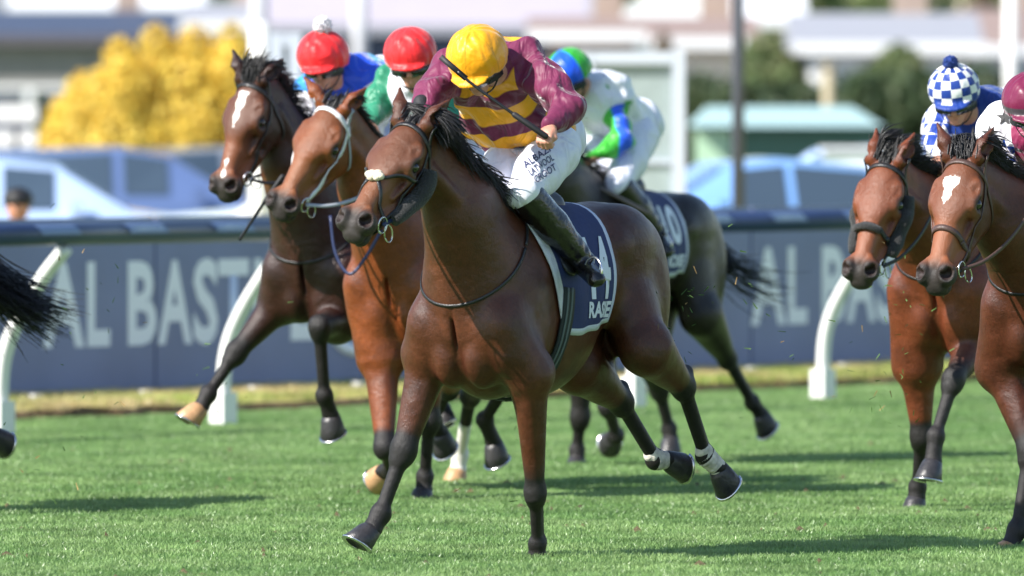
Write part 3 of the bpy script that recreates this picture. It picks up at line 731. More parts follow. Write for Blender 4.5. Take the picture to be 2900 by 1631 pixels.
# 4: black horse behind the leader
f4 = HF((.47, 63.6), 28)
p = f4(1500, 330, .78); H4 = dict(fr=f4, label='black horse half hidden behind the leader, its hind leg stretched out to the right', coat='black', h=.011, zw=1.56, zb=.82, zcr=1.53, poll=p, seed=11)
H4['head'] = Head(f4, p, (1400, 590), (.85, -.45, -.10), .62)
H4['legs'] = dict(LF=[f4(1700, 960, .2), f4(1722, 1150, .36), f4(1745, 1235, .20), f4(1730, 1240, .08)],
                  RF=[f4(1648, 960, .1), f4(1643, 1180, .05), f4(1634, 1275, .0), f4(1634, 1330, .02)],
                  LH=[f4(1985, 890, -.85), f4(2060, 1015, -1.25), f4(2130, 1140, -1.50), f4(2175, 1196, -1.62)],
                  RH=[f4(1830, 960, -.72), f4(1868, 1105, -1.0), f4(1895, 1215, -1.12), f4(1903, 1275, -1.12)])
H4['earR'] = edir(f4, (1480, 330), (1470, 280), .3); H4['earL'] = edir(f4, (1520, 330), (1540, 280), .3)
H4['hf'] = dict(LF=V3(.1, 0, -1), LH=V3(.1, 0, -1)); H4['tail_n'] = 90; H4['tail'] = (V3(-.35, .35, -1), V3(-.1, 1, -.05), .66)
H4['cloth'] = (-.02, -.62); H4['cloth_z'] = 1.02; H4['cloth_text'] = [('10', -.32, 1.24, .22, .22, .04), ('ROSIE', -.33, 1.115, .25, .07, .04)]
# 5: red bay with black cheek rolls
f5 = HF((2.27, 56.9), 25)
p = f5(2524, 474, .78); H5 = dict(fr=f5, label='red bay horse with black fleece rolls on both cheeks, near the right edge', coat='red_bay', h=.010, zw=1.60, zb=.80, zcr=1.56, poll=p, seed=13)
H5['head'] = Head(f5, p, (2424, 788), (.93, -.33, .02), .66, 1.17)
H5['legs'] = dict(RF=[f5(2598, 1030, .18), f5(2610, 1235, .12), f5(2598, 1380, .0), f5(2592, 1452, .0)],
                  LF=[f5(2760, 975, .22), f5(2700, 1075, .50), f5(2650, 1235, .62), f5(2637, 1350, .66)],
                  LH=[f5(2980, 1000, -.8), f5(3040, 1130, -1.15), f5(3060, 1300, -1.4), f5(3100, 1370, -1.5)],
                  RH=[f5(2850, 1000, -.7), f5(2900, 1130, -1.05), f5(2930, 1290, -1.2), f5(2935, 1400, -1.2)])
H5['earR'] = edir(f5, (2462, 452), (2474, 372), .3); H5['earL'] = edir(f5, (2545, 452), (2592, 364), .3)
H5['hf'] = dict(LF=V3(1, 0, .1)); H5['pt_at'] = dict(RF=.8, LF=.2)
H5['tack'] = dict(m='lea_black', rolls=(1, -1), roller=True, nx=.36, rr=.042, rollp=[(.13, .12, -.02), (.21, .12, -.05), (.31, .10, -.07), (.41, .08, -.08)], nosem='lea_black')
H5['forelock'] = (-H5['head'].X + H5['head'].Z * .4, -H5['head'].X * .6 + V3(0, .6, .3), .08); H5['mane'] = (V3(-.4, .6, .5), V3(-.8, .7, -.2), .12)
# 6: bay with star at the right edge
f6 = HF((2.56, 52.6), 25)
p = f6(2748, 466, .74); H6 = dict(fr=f6, label='bay horse with a white star and brown bridle, cut by the right edge', coat='mid_bay', h=.009, zw=1.60, zb=.80, zcr=1.58, poll=p, seed=17)
H6['head'] = Head(f6, p, (2636, 802), (.90, -.42, .02), .66, 1.17)
H6['legs'] = dict(RF=[f6(2840, 1040, .18), f6(2918, 1280, .28), f6(2880, 1500, .36), f6(2842, 1590, .42)],
                  LF=[f6(3010, 1000, .2), f6(3030, 1270, .2), f6(3040, 1450, .15), f6(3040, 1540, .15)],
                  LH=[f6(3240, 1000, -.8), f6(3330, 1130, -1.15), f6(3380, 1320, -1.4), f6(3430, 1390, -1.5)],
                  RH=[f6(3100, 1000, -.7), f6(3160, 1130, -1.05), f6(3200, 1300, -1.3), f6(3260, 1360, -1.4)])
H6['earR'] = edir(f6, (2700, 450), (2680, 392), .3); H6['earL'] = edir(f6, (2790, 462), (2826, 396), .4)
H6['hf'] = dict(RF=V3(.9, -.3, .1)); H6['tan_hoofs'] = ('RF',); H6['socks'] = dict(RF=1.2)
H6['blaze'] = [(.13, .235, .036, .010, -.008), (.232, .262, .010, .004, -.012)]
H6['tack'] = dict(m='lea_brown', nose=1, nx=.37, nw=.026, rein='lea_brown'); H6['forelock'] = (-H6['head'].X + H6['head'].Z * .6, -H6['head'].X * .5 + V3(-.3, -.5, .3), .075)
# 7: only the tail and quarters are in the picture
f7 = HF((-3.32, 56.3), 24)
P7 = lambda x, y, z: V3(x, y, z)
H7 = dict(fr=f7, label='dark horse leaving at the left edge, only black tail and hoof showing', coat='dark_bay', h=.012, zw=1.58, zb=.82, zcr=1.56, poll=V3(.80, 0, 1.85), seed=19)
class SideHead(Head):
    def __init__(s, p0):
        s.p0 = np.array(p0); s.X = unit((.6, 0, -.8)); s.Y = V3(0, 1, 0); s.Z = np.cross(s.X, s.Y); s.M = np.array([s.X, s.Y, s.Z]); s.s = 1.0; s.w = 1.08
H7['head'] = SideHead(H7['poll'])
h7 = f7(8, 1236, -1.5)
H7['legs'] = dict(LF=[P7(.2, .15, .85), P7(.45, .15, .55), P7(.35, .15, .30), P7(.28, .15, .25)], RF=[P7(.15, -.15, .85), P7(.1, -.14, .47), P7(.0, -.13, .16), P7(.05, -.13, .04)],
                  LH=[P7(-.78, .14, .95), P7(-1.12, .14, .66), P7(-1.36, .10, .38), h7], RH=[P7(-.65, -.14, .95), P7(-.9, -.14, .58), P7(-.95, -.13, .25), P7(-.9, -.13, .10)])
H7['earR'] = V3(-.1, -.2, 1); H7['earL'] = V3(-.1, .2, 1); H7['hf'] = dict(LH=V3(.1, 0, -1)); H7['tail_n'] = 650; H7['tail'] = (V3(-.3, .50, -.85), V3(-.05, 1, -.36), .66)
HORSES = [H1, H2, H3, H4, H5, H6, H7]
# ---------------------------------------------------------------- riders
def silk_mat(name, build, rough=.38, bump=.65):
    m = bpy.data.materials.new(name); m.use_nodes = True; k = NT(m); c = build(k)
    if isinstance(c, tuple): k.b.inputs['Base Color'].default_value = (*c, 1)
    else: k.L(c, k.b.inputs['Base Color'])
    k.b.inputs['Roughness'].default_value = rough; k.b.inputs['Sheen Weight'].default_value = .35; k.b.inputs['Sheen Roughness'].default_value = .35; k.b.inputs['Specular IOR Level'].default_value = .35
    w = k.noise(7, 2, k.scaled((1, 1, .5)), dist=1.6, rough=.45); w2 = k.noise(24, 2, k.scaled((1, .6, 1)), dist=1.0)
    b = k.bump(w, bump, .06); b = k.bump(w2, bump * .45, .012, b); k.L(b, k.b.inputs['Normal']); return m
def step(k, f, t, w=.002): return k.ramp(f, t - w, t + w)
M['skin'] = mat('skin', (.52, .25, .17), .5, var=.12, vscale=30); M['skin'].node_tree.nodes['Principled BSDF'].inputs['Subsurface Weight'].default_value = .06
M['boot'] = mat('black_riding_boot', (.009, .008, .008), .2, bump=.9, bscale=28, coat=.3, var=.4)
M['goggle'] = mat('dark_goggles', (.008, .008, .010), .08, spec=.8)
M['goggle_frame'] = mat('black_rubber', (.015, .015, .017), .5)
M['whip'] = mat('black_whip', (.012, .012, .014), .35)
M['whip_tan'] = mat('worn_grey_whip', (.16, .13, .11), .5)
M['glove_black'] = mat('black_glove', (.015, .015, .02), .7, bump=.4)
M['glove_white'] = mat('white_glove', (.75, .75, .78), .7, bump=.4)
M['breeches'] = silk_mat('white_breeches', lambda k: (.74, .75, .84), .55)
M['print_dark'] = mat('dark_print', (.05, .06, .14), .7)
M['pom_white'] = mat('white_pompom', (.82, .80, .84), .95, bump=1, bscale=90); M['pom_navy'] = mat('navy_pompom', (.02, .05, .22), .95, bump=1, bscale=90)
M['strap_black'] = mat('black_chin_strap', (.012, .012, .014), .6)

def joints(fr, S, ov):
    zw = S['zw']; hc = ov['head']           # centre of the cap
    d = {}
    d['neck'] = hc + V3(-.10, 0, -.11); d['chest'] = hc + V3(-.24, 0, -.15)
    d['sh1'] = hc + V3(-.16, .19, -.13); d['sh-1'] = hc + V3(-.16, -.19, -.13)
    d['hip'] = V3(-.56, 0, zw + .37); d['belly'] = (d['chest'] + d['hip']) / 2 + V3(0, 0, -.03)
    for y in (1, -1):
        d['el%d' % y] = V3(.12, y * .27, zw + .28); d['wr%d' % y] = V3(.36, y * .12, zw + .15); d['hd%d' % y] = V3(.43, y * .09, zw + .12)
        d['hj%d' % y] = d['hip'] + V3(.02, y * .10, -.03); d['kn%d' % y] = V3(-.08, y * .25, zw + .06); d['an%d' % y] = V3(-.34, y * .33, zw - .32); d['to%d' % y] = V3(-.20, y * .35, zw - .39)
    d.update(ov); return d

def build_rider(S, R_):
    fr = S['fr']; J = joints(fr, S, R_['j']); h = R_.get('h', .0075)
    root = empty('person', fr.O, fr.rz); tag(root, R_['label'], 'jockey', 'jockeys riding in the race')
    root.location = Vector(fr.O)
    pts = np.array([v for k, v in J.items() if k != 'look' and k != 'up' and k != 'lat']); lo = pts.min(0) - .24; hi = pts.max(0) + .24
    look = unit(J['look']); latv = J['lat'] - look * np.dot(J['lat'], look); Y = unit(latv); Zu = np.cross(look, Y); hc = J['head']; Mh = np.array([look, Y, Zu])
    hq = lambda x, y, z: hc + look * x + Y * y + Zu * z
    # ---- skin body, one surface
    B = Field(lo, hi, R_.get('hs', .006)); C = B.cone; E = B.ell
    C(J['chest'] + V3(0, .06, 0), J['chest'] - V3(0, .06, 0), .10, .10, .04); C(J['chest'], J['belly'], .11, .10, .04); C(J['belly'], J['hip'], .10, .11, .05)
    C(J['chest'], J['neck'], .07, .055, .04); C(J['neck'], hq(-.03, 0, -.06), .055, .06, .03)
    E(hq(-.005, 0, -.005), (.095, .076, .10), Mh, .02); E(hq(.035, 0, -.085), (.058, .056, .062), Mh, .03)      # skull, face
    E(hq(.055, 0, -.135), (.030, .034, .026), Mh, .02)                                                        # chin
    C(hq(.088, 0, -.045), hq(.112, 0, -.082), .010, .014, .012); E(hq(.102, 0, -.086), (.014, .018, .010), Mh, .008)    # nose
    E(hq(.082, 0, -.112), (.014, .026, .008), Mh, .008); E(hq(.079, 0, -.123), (.014, .022, .007), Mh, .006); E(hq(.094, 0, -.1175), (.012, .022, .0025), Mh, .004, True)
    for y in (1, -1):
        E(hq(.060, y * .034, -.080), (.028, .024, .024), Mh, .02); E(hq(-.01, y * .077, -.065), (.020, .012, .032), Mh, .008)
        E(hq(.082, y * .030, -.045), (.012, .016, .010), Mh, .01, True)
        sh, el, wr, hn = (J['%s%d' % (n, y)] for n in ('sh', 'el', 'wr', 'hd'))
        C(J['chest'], sh, .08, .055, .04); C(sh, el, .052, .042, .03); C(el, wr, .042, .027, .02)
        hj, kn, an, to = (J['%s%d' % (n, y)] for n in ('hj', 'kn', 'an', 'to'))
        C(J['hip'], hj, .10, .10, .04); C(hj, kn, .090, .055, .03); C(kn, an, .052, .034, .02); C(an, to * .6 + an * .4 + V3(0, 0, -.03), .030, .018, .02)
        # hand: palm, four bent fingers, thumb
        a = unit(hn - wr); sdv = unit(np.cross(a, V3(0, 0, 1))) * y; dn = np.cross(a, sdv); dn = dn if dn[2] < 0 else -dn; g = J.get('grip%d' % y, dn)
        g = unit(g - a * np.dot(g, a)); sp = unit(np.cross(a, g)) ; p0 = wr + a * .045
        C(wr, p0, .026, .034, .015, side=g, f=1.5); C(p0 - sp * .022, p0 + a * .035 - sp * .024, .017, .014, .01); C(p0 + sp * .022, p0 + a * .035 + sp * .024, .017, .014, .01)
        for i, ln in enumerate((.040, .045, .043, .034)):
            o_ = p0 + a * .038 + sp * (.0185 * (1.5 - i)); k1 = o_ + a * ln * .55 + g * .012; k2 = k1 + g * ln * .75 - a * .004; k3 = k2 - a * ln * .65 + g * .004
            C(o_, k1, .0115, .0105, .003); C(k1, k2, .0105, .0095, .003); C(k2, k3, .0095, .008, .003)
        C(p0 + sp * .026 - a * .01, p0 + sp * .040 + a * .022 + g * .016, .014, .012, .008); C(p0 + sp * .040 + a * .022 + g * .016, p0 + sp * .020 + a * .050 + g * .030, .011, .009, .004)
        J['fist%d' % y] = p0 + a * .052 + g * .026; J['sp%d' % y] = sp
    me = cleaned(B, 'body'); link('body', me, root, M['skin']); bb = bvh_of(B)
    # ---- silks
    T = Field(lo, hi, h); C = T.cone; sw = R_.get('sw', 1.0)
    C(J['chest'] + V3(-.02, .075, .01), J['chest'] + V3(-.02, -.075, .01), .135, .135, .05); tw = R_.get('tw', .82); C(J['chest'], J['belly'], .150, .148, .05, side=(0, 1, 0), f=tw)
    C(J['belly'], J['belly'] * .35 + J['hip'] * .65, .148, .138, .05, side=(0, 1, 0), f=tw); C(J['chest'], J['neck'] * .8 + J['chest'] * .2, .11, .066, .04)
    for y in (1, -1):
        sh, el, wr = (J['%s%d' % (n, y)] for n in ('sh', 'el', 'wr'))
        C(J['chest'], sh, .12, .088 * sw, .05); C(sh, (sh + el) / 2, .086 * sw, .082 * sw, .02); C((sh + el) / 2, el, .082 * sw, .078 * sw, .02); C(el, (el + wr) / 2, .078 * sw, .062 * sw, .02); C((el + wr) / 2, wr * .92 + el * .08, .062 * sw, .034, .015)
    # cloth folds
    rs = np.random.RandomState(S.get('seed', 3)); g0, g1, g2 = T.ax[0][:, None, None], T.ax[1][None, :, None], T.ax[2][None, None, :]; ac = np.zeros_like(T.D)
    for i in range(9):
        kx = rs.normal(size=3); kx *= rs.uniform(28, 62) / np.linalg.norm(kx); ph = rs.uniform(0, 6.28); k2 = rs.normal(size=3) * 9
        ac += np.sin(kx[0] * g0 + kx[1] * g1 + kx[2] * g2 + ph + 1.3 * np.sin(k2[0] * g0 + k2[1] * g1 + k2[2] * g2)).astype(np.float32)
    T.D += ac * .0030 * R_.get('fold', 1); 
    me = cleaned(T, 'silks'); V = T.V
    ax = unit(J['hip'] - J['chest']); t = (V - J['chest']) @ ax; attr(me, 'tor', t)
    ds = np.full(len(V), 9.); lr = np.zeros(len(V)); al = np.zeros(len(V))
    for y in (1, -1):
        sh, el, wr = (J['%s%d' % (n, y)] for n in ('sh', 'el', 'wr')); s0 = sh + unit(el - sh) * .01
        t1, d1 = seg_t(V, s0, el); t2, d2 = seg_t(V, el, wr); d = np.minimum(d1 / (.086 * sw), d2 / (.075 * sw)); better = d < ds
        lr = np.where(better, y, lr); al = np.where(better, np.where(d1 < d2, t1, 1 + t2), al); ds = np.minimum(ds, d)
        if y == 1: ar1 = V @ unit(np.cross(unit(el - sh), V3(0, 0, 1))) - s0 @ unit(np.cross(unit(el - sh), V3(0, 0, 1)))
    dt = np.minimum(seg_t(V, J['chest'], J['belly'])[1], seg_t(V, J['belly'], J['hip'])[1]) / .155
    attr(me, 'slv', np.clip((dt - ds) * 1.0, -1, 1)); attr(me, 'lr', lr); attr(me, 'al', al); attr(me, 'ar', ar1)
    q = V - J['chest']; attr(me, 'lat', q[:, 1]); attr(me, 'front', q @ unit(V3(.5, 0, -1)))
    link('silks', me, root, R_['silk']); bs = bvh_of(T)
    # ---- breeches
    P_ = Field(lo, hi, h); C = P_.cone
    C(J['belly'] * .55 + J['hip'] * .45, J['hip'], .115, .138, .05); P_.ell(J['hip'] + V3(-.04, 0, .0), (.15, .17, .14), None, .05)
    for y in (1, -1):
        hj, kn, an = (J['%s%d' % (n, y)] for n in ('hj', 'kn', 'an')); th = R_.get('th', 1)
        C(hj, hj * .45 + kn * .55, .122 * th, .108 * th, .05); C(hj * .45 + kn * .55, kn, .108 * th, .078 * th, .03); C(kn, kn * .86 + an * .14, .078 * th, .062, .02)
    ac = np.zeros_like(P_.D)
    g0, g1, g2 = P_.ax[0][:, None, None], P_.ax[1][None, :, None], P_.ax[2][None, None, :]
    for i in range(6):
        kx = rs.normal(size=3); kx *= rs.uniform(25, 50) / np.linalg.norm(kx); ac += np.sin(kx[0] * g0 + kx[1] * g1 + kx[2] * g2 + rs.uniform(0, 6.28)).astype(np.float32)
    P_.D += ac * .0014
    me = cleaned(P_, 'breeches'); bre = link('breeches', me, root, M['breeches']); bp = bvh_of(P_)
    S['breeches'] = (bre, bp)
    # ---- boots
    for y in (1, -1):
        kn, an, to = (J['%s%d' % (n, y)] for n in ('kn', 'an', 'to')); F = Field(np.minimum(np.minimum(kn, an), to) - .14, np.maximum(np.maximum(kn, an), to) + .14, .007)
        bt = R_.get('bt', 1.15); F.cone(kn * .93 + an * .07, kn * .5 + an * .5, .072 * bt, .066 * bt, .02); F.cone(kn * .5 + an * .5, an, .066 * bt, .046 * bt, .02); d = unit(to - an)
        F.cone(an - d * .03 + V3(0, 0, -.03), to, .046, .042, .02, side=V3(0, 0, 1), f=1.1); F.cone(an - d * .05 + V3(0, 0, -.065), an - d * .03 + V3(0, 0, -.03), .024, .035, .02)
        rs2 = np.random.RandomState(5); g0, g1, g2 = F.ax[0][:, None, None], F.ax[1][None, :, None], F.ax[2][None, None, :]; lg = unit(an - kn)
        u_ = lg[0] * g0 + lg[1] * g1 + lg[2] * g2
        F.D += (.0028 * np.sin(95 * u_ + 2 * np.sin(20 * g0) + 2 * np.sin(17 * g2)) * np.clip((u_ - kn @ lg) / np.linalg.norm(an - kn) - .25, 0, 1)).astype(np.float32)
        me = cleaned(F, 'boot'); link('boot', me, root, M['boot'])
    S['stirrups'] = [J['to1'] * .8 + J['an1'] * .2 + V3(0, 0, -.03), J['to-1'] * .8 + J['an-1'] * .2 + V3(0, 0, -.03)]
    # ---- skull cap with silk cover and peak
    K = Field(hc - .24, hc + .24, .006); cr = R_.get('cap', 1.0)
    K.ell(hq(-.012, 0, .010), np.array((.142, .130, .126)) * cr, Mh, .02)
    K.ell(hq(.02, 0, -.158), (.32, .24, .125), Mh, .010, cut=True)
    pk_ = R_.get('peak', 1.0)
    if pk_: K.ell(hq(.108 * cr, 0, -.032), (.062 * pk_, .088, .016), np.array([unit(look - Zu * .25), Y, unit(Zu + look * .25)]), .016)
    g0, g1, g2 = (K.ax[0] - hc[0])[:, None, None], (K.ax[1] - hc[1])[None, :, None], (K.ax[2] - hc[2])[None, None, :]
    qx = look[0] * g0 + look[1] * g1 + look[2] * g2; qy = Y[0] * g0 + Y[1] * g1 + Y[2] * g2; qz = Zu[0] * g0 + Zu[1] * g1 + Zu[2] * g2; an_ = np.arctan2(qy, qx + .012)
    K.D += (.0016 * np.sin(46 * an_ + 5 * np.sin(9 * an_)) * np.exp(-((qz + .030) / .022) ** 2) + .0022 * np.sin(9 * an_ + 30 * qz + 2 * np.sin(40 * qx)) - .0030 * np.exp(-(np.sin(3 * an_) / .10) ** 2) * 0).astype(np.float32)
    K.mesh('helmet_cover'); V = K.V; q = (V - hc) @ Mh.T; ang = np.arctan2(q[:, 1], q[:, 0] + .012); hh = np.arctan2(q[:, 2] + .02, np.hypot(q[:, 0] + .012, q[:, 1]))
    me = np_mesh('helmet_cover', K.V, K.Q); attr(me, 'ca', ang / math.pi); attr(me, 'ch', hh / (math.pi / 2)); attr(me, 'cy', q[:, 1]); attr(me, 'cx', q[:, 0])
    g_ = 1; capo = link('helmet_cover', me, root, R_['capm']); bk = bvh_of(K)
    if R_.get('pom'):
        mb = MB(); c0 = Vector(hq(-.0, 0, .150 * cr)) + Vector(R_.get('pom_off', (0, 0, .02))); r2 = random.Random(4); mb.sphere(c0, .034, 8)
        for i in range(420):
            d = Vector((r2.gauss(0, 1), r2.gauss(0, 1), r2.gauss(0, 1))).normalized(); L = r2.uniform(.040, .052) * R_.get('poms', 1); mb.tube([c0 + d * .026, c0 + d * L], [.005, .003], 4, cap=True)
        mb.build('pompom', R_['pom'], root)
    # goggles band, lens, chin strap
    g = MB(); P, N = [], []
    for i in range(25):
        a = R(-84 + 168 * i / 24); P.append(hq(-.02 + .118 * math.cos(a), .098 * math.sin(a), -.064)); N.append(look * math.cos(a) + Y * math.sin(a))
    g.ribbon(P, N, .052, .009); go = g.build('goggles', M['goggle_frame'], root)
    g = MB(); P, N = [], []
    for i in range(21):
        a = R(-60 + 120 * i / 20); P.append(hq(-.012 + .120 * math.cos(a), .094 * math.sin(a), -.066 - .006 * abs(math.cos(2 * a)))); N.append(look * math.cos(a) + Y * math.sin(a) - Zu * .1)
    g.ribbon(P, N, .040, .006); g.build('lens', M['goggle'], go)
    for y in (1, -1):
        P = [hq(-.015, y * .094, -.02), hq(.0, y * .088, -.08), hq(.03, y * .052, -.145), hq(.05, 0, -.165)]
        MB().ribbon(catmull(P, 4), [Y * y] * 13, .015, .004).build('chin_strap', M['strap_black'], root)
    g = MB(); P = [hq(-.06, y_, z_) for y_, z_ in ((.085, -.03), (.088, -.09), (.07, -.13))]
    for y in (1, -1):
        o_ = R_.get('glove%d' % y)
        if o_:
            wr, hn = J['wr%d' % y], J['hd%d' % y]; F = Field(np.minimum(wr, hn) - .14, np.maximum(wr, hn) + .14, .006); a = unit(hn - wr)
            F.cone(wr - a * .05, wr, .038, .034, .01); F.cone(wr, wr + a * .05, .034, .045, .01)
            for i in range(4):
                sp = J['sp%d' % y]; q = wr + a * .08 + sp * (.020 * (1.5 - i)); F.cone(wr + a * .05 + sp * (.016 * (1.5 - i)), q, .018, .016, .004); F.cone(q, q + V3(0, 0, -.035) - a * .01, .016, .014, .004)
            F.cone(wr + a * .03 + J['sp%d' % y] * .03, wr + a * .07 + J['sp%d' % y] * .045 + V3(0, 0, -.02), .016, .013, .006)
            me = cleaned(F, 'glove'); link('glove', me, root, o_)
    return root, J, dict(silks=bs, breeches=bp, helmet=bk)

def whip(P, m, label, r=.008, flap=True):
    """a whip as long thin stick with a thicker handle and a leather flap"""
    r0 = Vector(P[0]); o = empty('whip', r0); tag(o, label, 'whip', 'jockeys\' whips')
    L = [Vector(p) - r0 for p in P]
    MB().tube(catmull(L, 5), r, 8).build('shaft', m, o)
    d = (L[1] - L[0]).normalized(); MB().tube([L[0] - d * .01, L[0] + d * .0, L[0] + d * .17, L[0] + d * .18], [.009, .014, .013, .009], 8).build('handle', M['strap_black'] if m is M['whip'] else m, o)
    if flap:
        e = (L[-1] - L[-2]).normalized(); sdv = e.cross(Vector((0, 1, 0))).normalized(); n_ = sdv.cross(e); mb = MB()
        mb.ribbon([L[-1] - e * .05, L[-1] + e * .03, L[-1] + e * .10], [n_] * 3, .026, .006).build('flap', M['strap_black'] if m is M['whip'] else m, o)
    return o
def wpt(fr, p): return fr.O + fr.F * p[0] + fr.L * p[1] + Vector((0, 0, p[2]))

# -- silks
def hoops(k):
    t = k.math('ADD', k.at('tor'), k.ramp(k.noise(6, 2), .3, .7, -.012, .012)); f = k.math('FRACT', k.math('MULTIPLY', k.math('ADD', t, .120), 1 / .170)); st = k.math('MULTIPLY', step(k, f, .0, .02), k.math('SUBTRACT', 1, step(k, f, .52, .02)))
    sl = step(k, k.at('slv'), .02, .012); up = k.math('SUBTRACT', 1, step(k, k.at('tor'), -.10, .005)); mk = k.math('MAXIMUM', sl, up)
    c = k.mix(st, (.120, .012, .048), (.80, .36, .015)); return k.mix(mk, c, (.155, .020, .066))  # sleeves and shoulders lighter maroon: sunlit sheen of the same silk painted in
def seam(k, base, n=6, dark=.6):
    f = k.math('FRACT', k.math('ADD', k.math('MULTIPLY', k.at('ca'), n / 2), .5)); d = k.math('ABSOLUTE', k.math('SUBTRACT', f, .5)); w = k.math('SUBTRACT', 1, k.ramp(d, .010, .025))
    return k.mix(k.math('MULTIPLY', w, .5), base, tuple(c * dark for c in base))
M['cap_yellow'] = silk_mat('yellow_cap_silk', lambda k: seam(k, (.86, .36, .010)), .42, .45)
M['cap_red'] = silk_mat('red_cap_silk', lambda k: seam(k, (.78, .024, .028)), .44, .45)
def quarters(k):
    f = k.math('FRACT', k.math('ADD', k.at('ca'), 1.55)); return k.mix(step(k, f, .5, .01), (.03, .34, .035), (.015, .095, .72))
M['cap_quarter'] = silk_mat('green_and_blue_cap_silk', quarters, .34, .22)
def checks(k):
    a = k.math('FLOOR', k.math('MULTIPLY', k.math('ADD', k.at('ca'), 1), 8)); b = k.math('FLOOR', k.math('MULTIPLY', k.math('ADD', k.at('ch'), 1), 5.4))
    m = k.math('MODULO', k.math('ADD', a, b), 2); c = k.mix(m, (.78, .78, .76), (.012, .045, .26)); low = k.math('SUBTRACT', 1, step(k, k.at('ch'), -.02, .01)); return k.mix(low, c, (.012, .045, .26))
M['cap_check'] = silk_mat('blue_and_white_checked_cap_silk', checks, .5, .25)
def maroon_cap(k):
    b = k.at('ch'); band = k.math('MULTIPLY', step(k, b, .0, .01), k.math('SUBTRACT', 1, step(k, b, .13, .01))); return k.mix(band, (.15, .012, .05), (.06, .05, .06))
M['cap_maroon'] = silk_mat('maroon_cap_silk', maroon_cap, .38, .25)
M['silk_hoops'] = silk_mat('maroon_and_yellow_hooped_silk', hoops, .52)
def green_white(k):
    sl = step(k, k.at('slv'), .02, .012); rd = step(k, k.at('tor'), .17, .006); c = k.mix(rd, (.72, .73, .80), (.68, .02, .03)); return k.mix(sl, c, (.030, .23, .13))
M['silk_green'] = silk_mat('white_and_red_silk_with_green_sleeves', green_white, .38)
def blue_white(k):
    sl = step(k, k.at('slv'), .02, .012); f = step(k, k.noise(7, 0), .52, .02); c = k.mix(k.math('MULTIPLY', f, step(k, k.at('tor'), .06, .01)), (.020, .085, .66), (.10, .50, .82))
    b = k.math('MULTIPLY', step(k, k.at('al'), -.1, .01), k.math('SUBTRACT', 1, step(k, k.at('al'), .22, .01))); s = k.mix(b, (.76, .76, .80), (.05, .30, .80)); return k.mix(sl, c, (.76, .76, .80) if False else s)
M['silk_blue'] = silk_mat('blue_silk_with_white_sleeves', blue_white, .36)
def white_stripe(k):
    sl = step(k, k.at('slv'), .02, .012); d = k.math('ABSOLUTE', k.at('ar')); s = k.mix(step(k, d, .040, .004), (.03, .12, .78), (.05, .42, .04)); sp = step(k, k.noise(9, 1), .66, .01); c = k.mix(sp, (.74, .76, .82), (.04, .30, .06))
    return k.mix(sl, c, s)
M['silk_white'] = silk_mat('white_silk_with_blue_and_green_sleeves', white_stripe, .40)
def check_silk(k):
    t = k.node('ShaderNodeTexChecker'); t.inputs['Scale'].default_value = 18; k.L(k.obj(), t.inputs['Vector']); t.inputs['Color1'].default_value = (.015, .05, .30, 1); t.inputs['Color2'].default_value = (.76, .76, .78, 1)
    sl = step(k, k.at('slv'), .02, .012); return k.mix(sl, (.012, .040, .22), t.outputs['Color'])
M['silk_check'] = silk_mat('navy_silk_with_checked_sleeves', check_silk, .45)
def star_silk(k):
    sl = step(k, k.at('slv'), .02, .012); a = k.at('al'); t = k.node('ShaderNodeTexChecker'); t.inputs['Scale'].default_value = 20; k.L(k.obj(), t.inputs['Vector']); t.inputs['Color1'].default_value = (.02, .07, .35, 1); t.inputs['Color2'].default_value = (.76, .76, .80, 1)
    s = k.mix(step(k, a, 1.02, .01), (.76, .76, .80), t.outputs['Color']); return k.mix(sl, (.20, .015, .06), s)
M['silk_star'] = silk_mat('maroon_silk_with_white_sleeves', star_silk, .42)

def rider_of(S, R_):
    r, J, bv = build_rider(S, R_); S['hands'] = [J['fist1'], J['fist-1']]
    if R_.get('free'): S['hands'][R_['free'] == -1] = J['fist%d' % -R_['free']] + V3(0, .02 * R_['free'], 0)
    return J, bv
# ---------------------------------------------------------------- riders' poses
fr = f1
R1 = dict(label='jockey with yellow cap and maroon and yellow hooped silks on the leading horse', h=.0065, hs=.0055, silk=M['silk_hoops'], capm=M['cap_yellow'], cap=1.05, sw=1.02, tw=.66, th=1.0, fold=1.3)
hc = fr(1350, 164, .30)
R1['j'] = dict(head=hc, look=fr.vec((-.30, -.78, -.55)), lat=fr.vec((.88, -.45, -.05)), neck=fr(1400, 205, .16), chest=fr(1400, 205, .02), belly=fr(1440, 330, -.18), hip=fr(1545, 390, -.46),
   **{'sh1': fr(1490, 170, .0), 'sh-1': fr(1275, 200, .10), 'el1': fr(1605, 300, .14), 'wr1': fr(1560, 358, .30), 'hd1': fr(1540, 392, .38),
      'el-1': fr(1225, 262, .26), 'wr-1': fr(1192, 318, .40), 'hd-1': fr(1190, 362, .44),
      'hj1': fr(1572, 425, -.30), 'hj-1': fr(1460, 420, -.34), 'kn1': fr(1482, 545, .12), 'kn-1': fr(1385, 560, .10), 'an1': fr(1650, 735, -.18), 'to1': fr(1688, 790, -.06),
      'an-1': fr(1400, 745, -.34), 'to-1': fr(1390, 800, -.2)})
R1['glove-1'] = M['glove_black']; R1['free'] = 1
J1, B1 = rider_of(H1, R1)
cl = H1['breeches']; ex = f1.vec((.42, 0, .30)); ey = f1.vec((-.35, 0, .85)); rd = f1.vec((.1, -1, .1))
for i, (t, w) in enumerate((('ALBAZI', .155), ('LATWOOL', .145), ('CROOT', .13))):
    wrap_text('lettering', t, f1(1488 + 14 * i, 478 + 22 * i, .1), ex, ey, w, .032, cl[1], .0035, M['print_dark'], cl[0], .012, 1, rd)
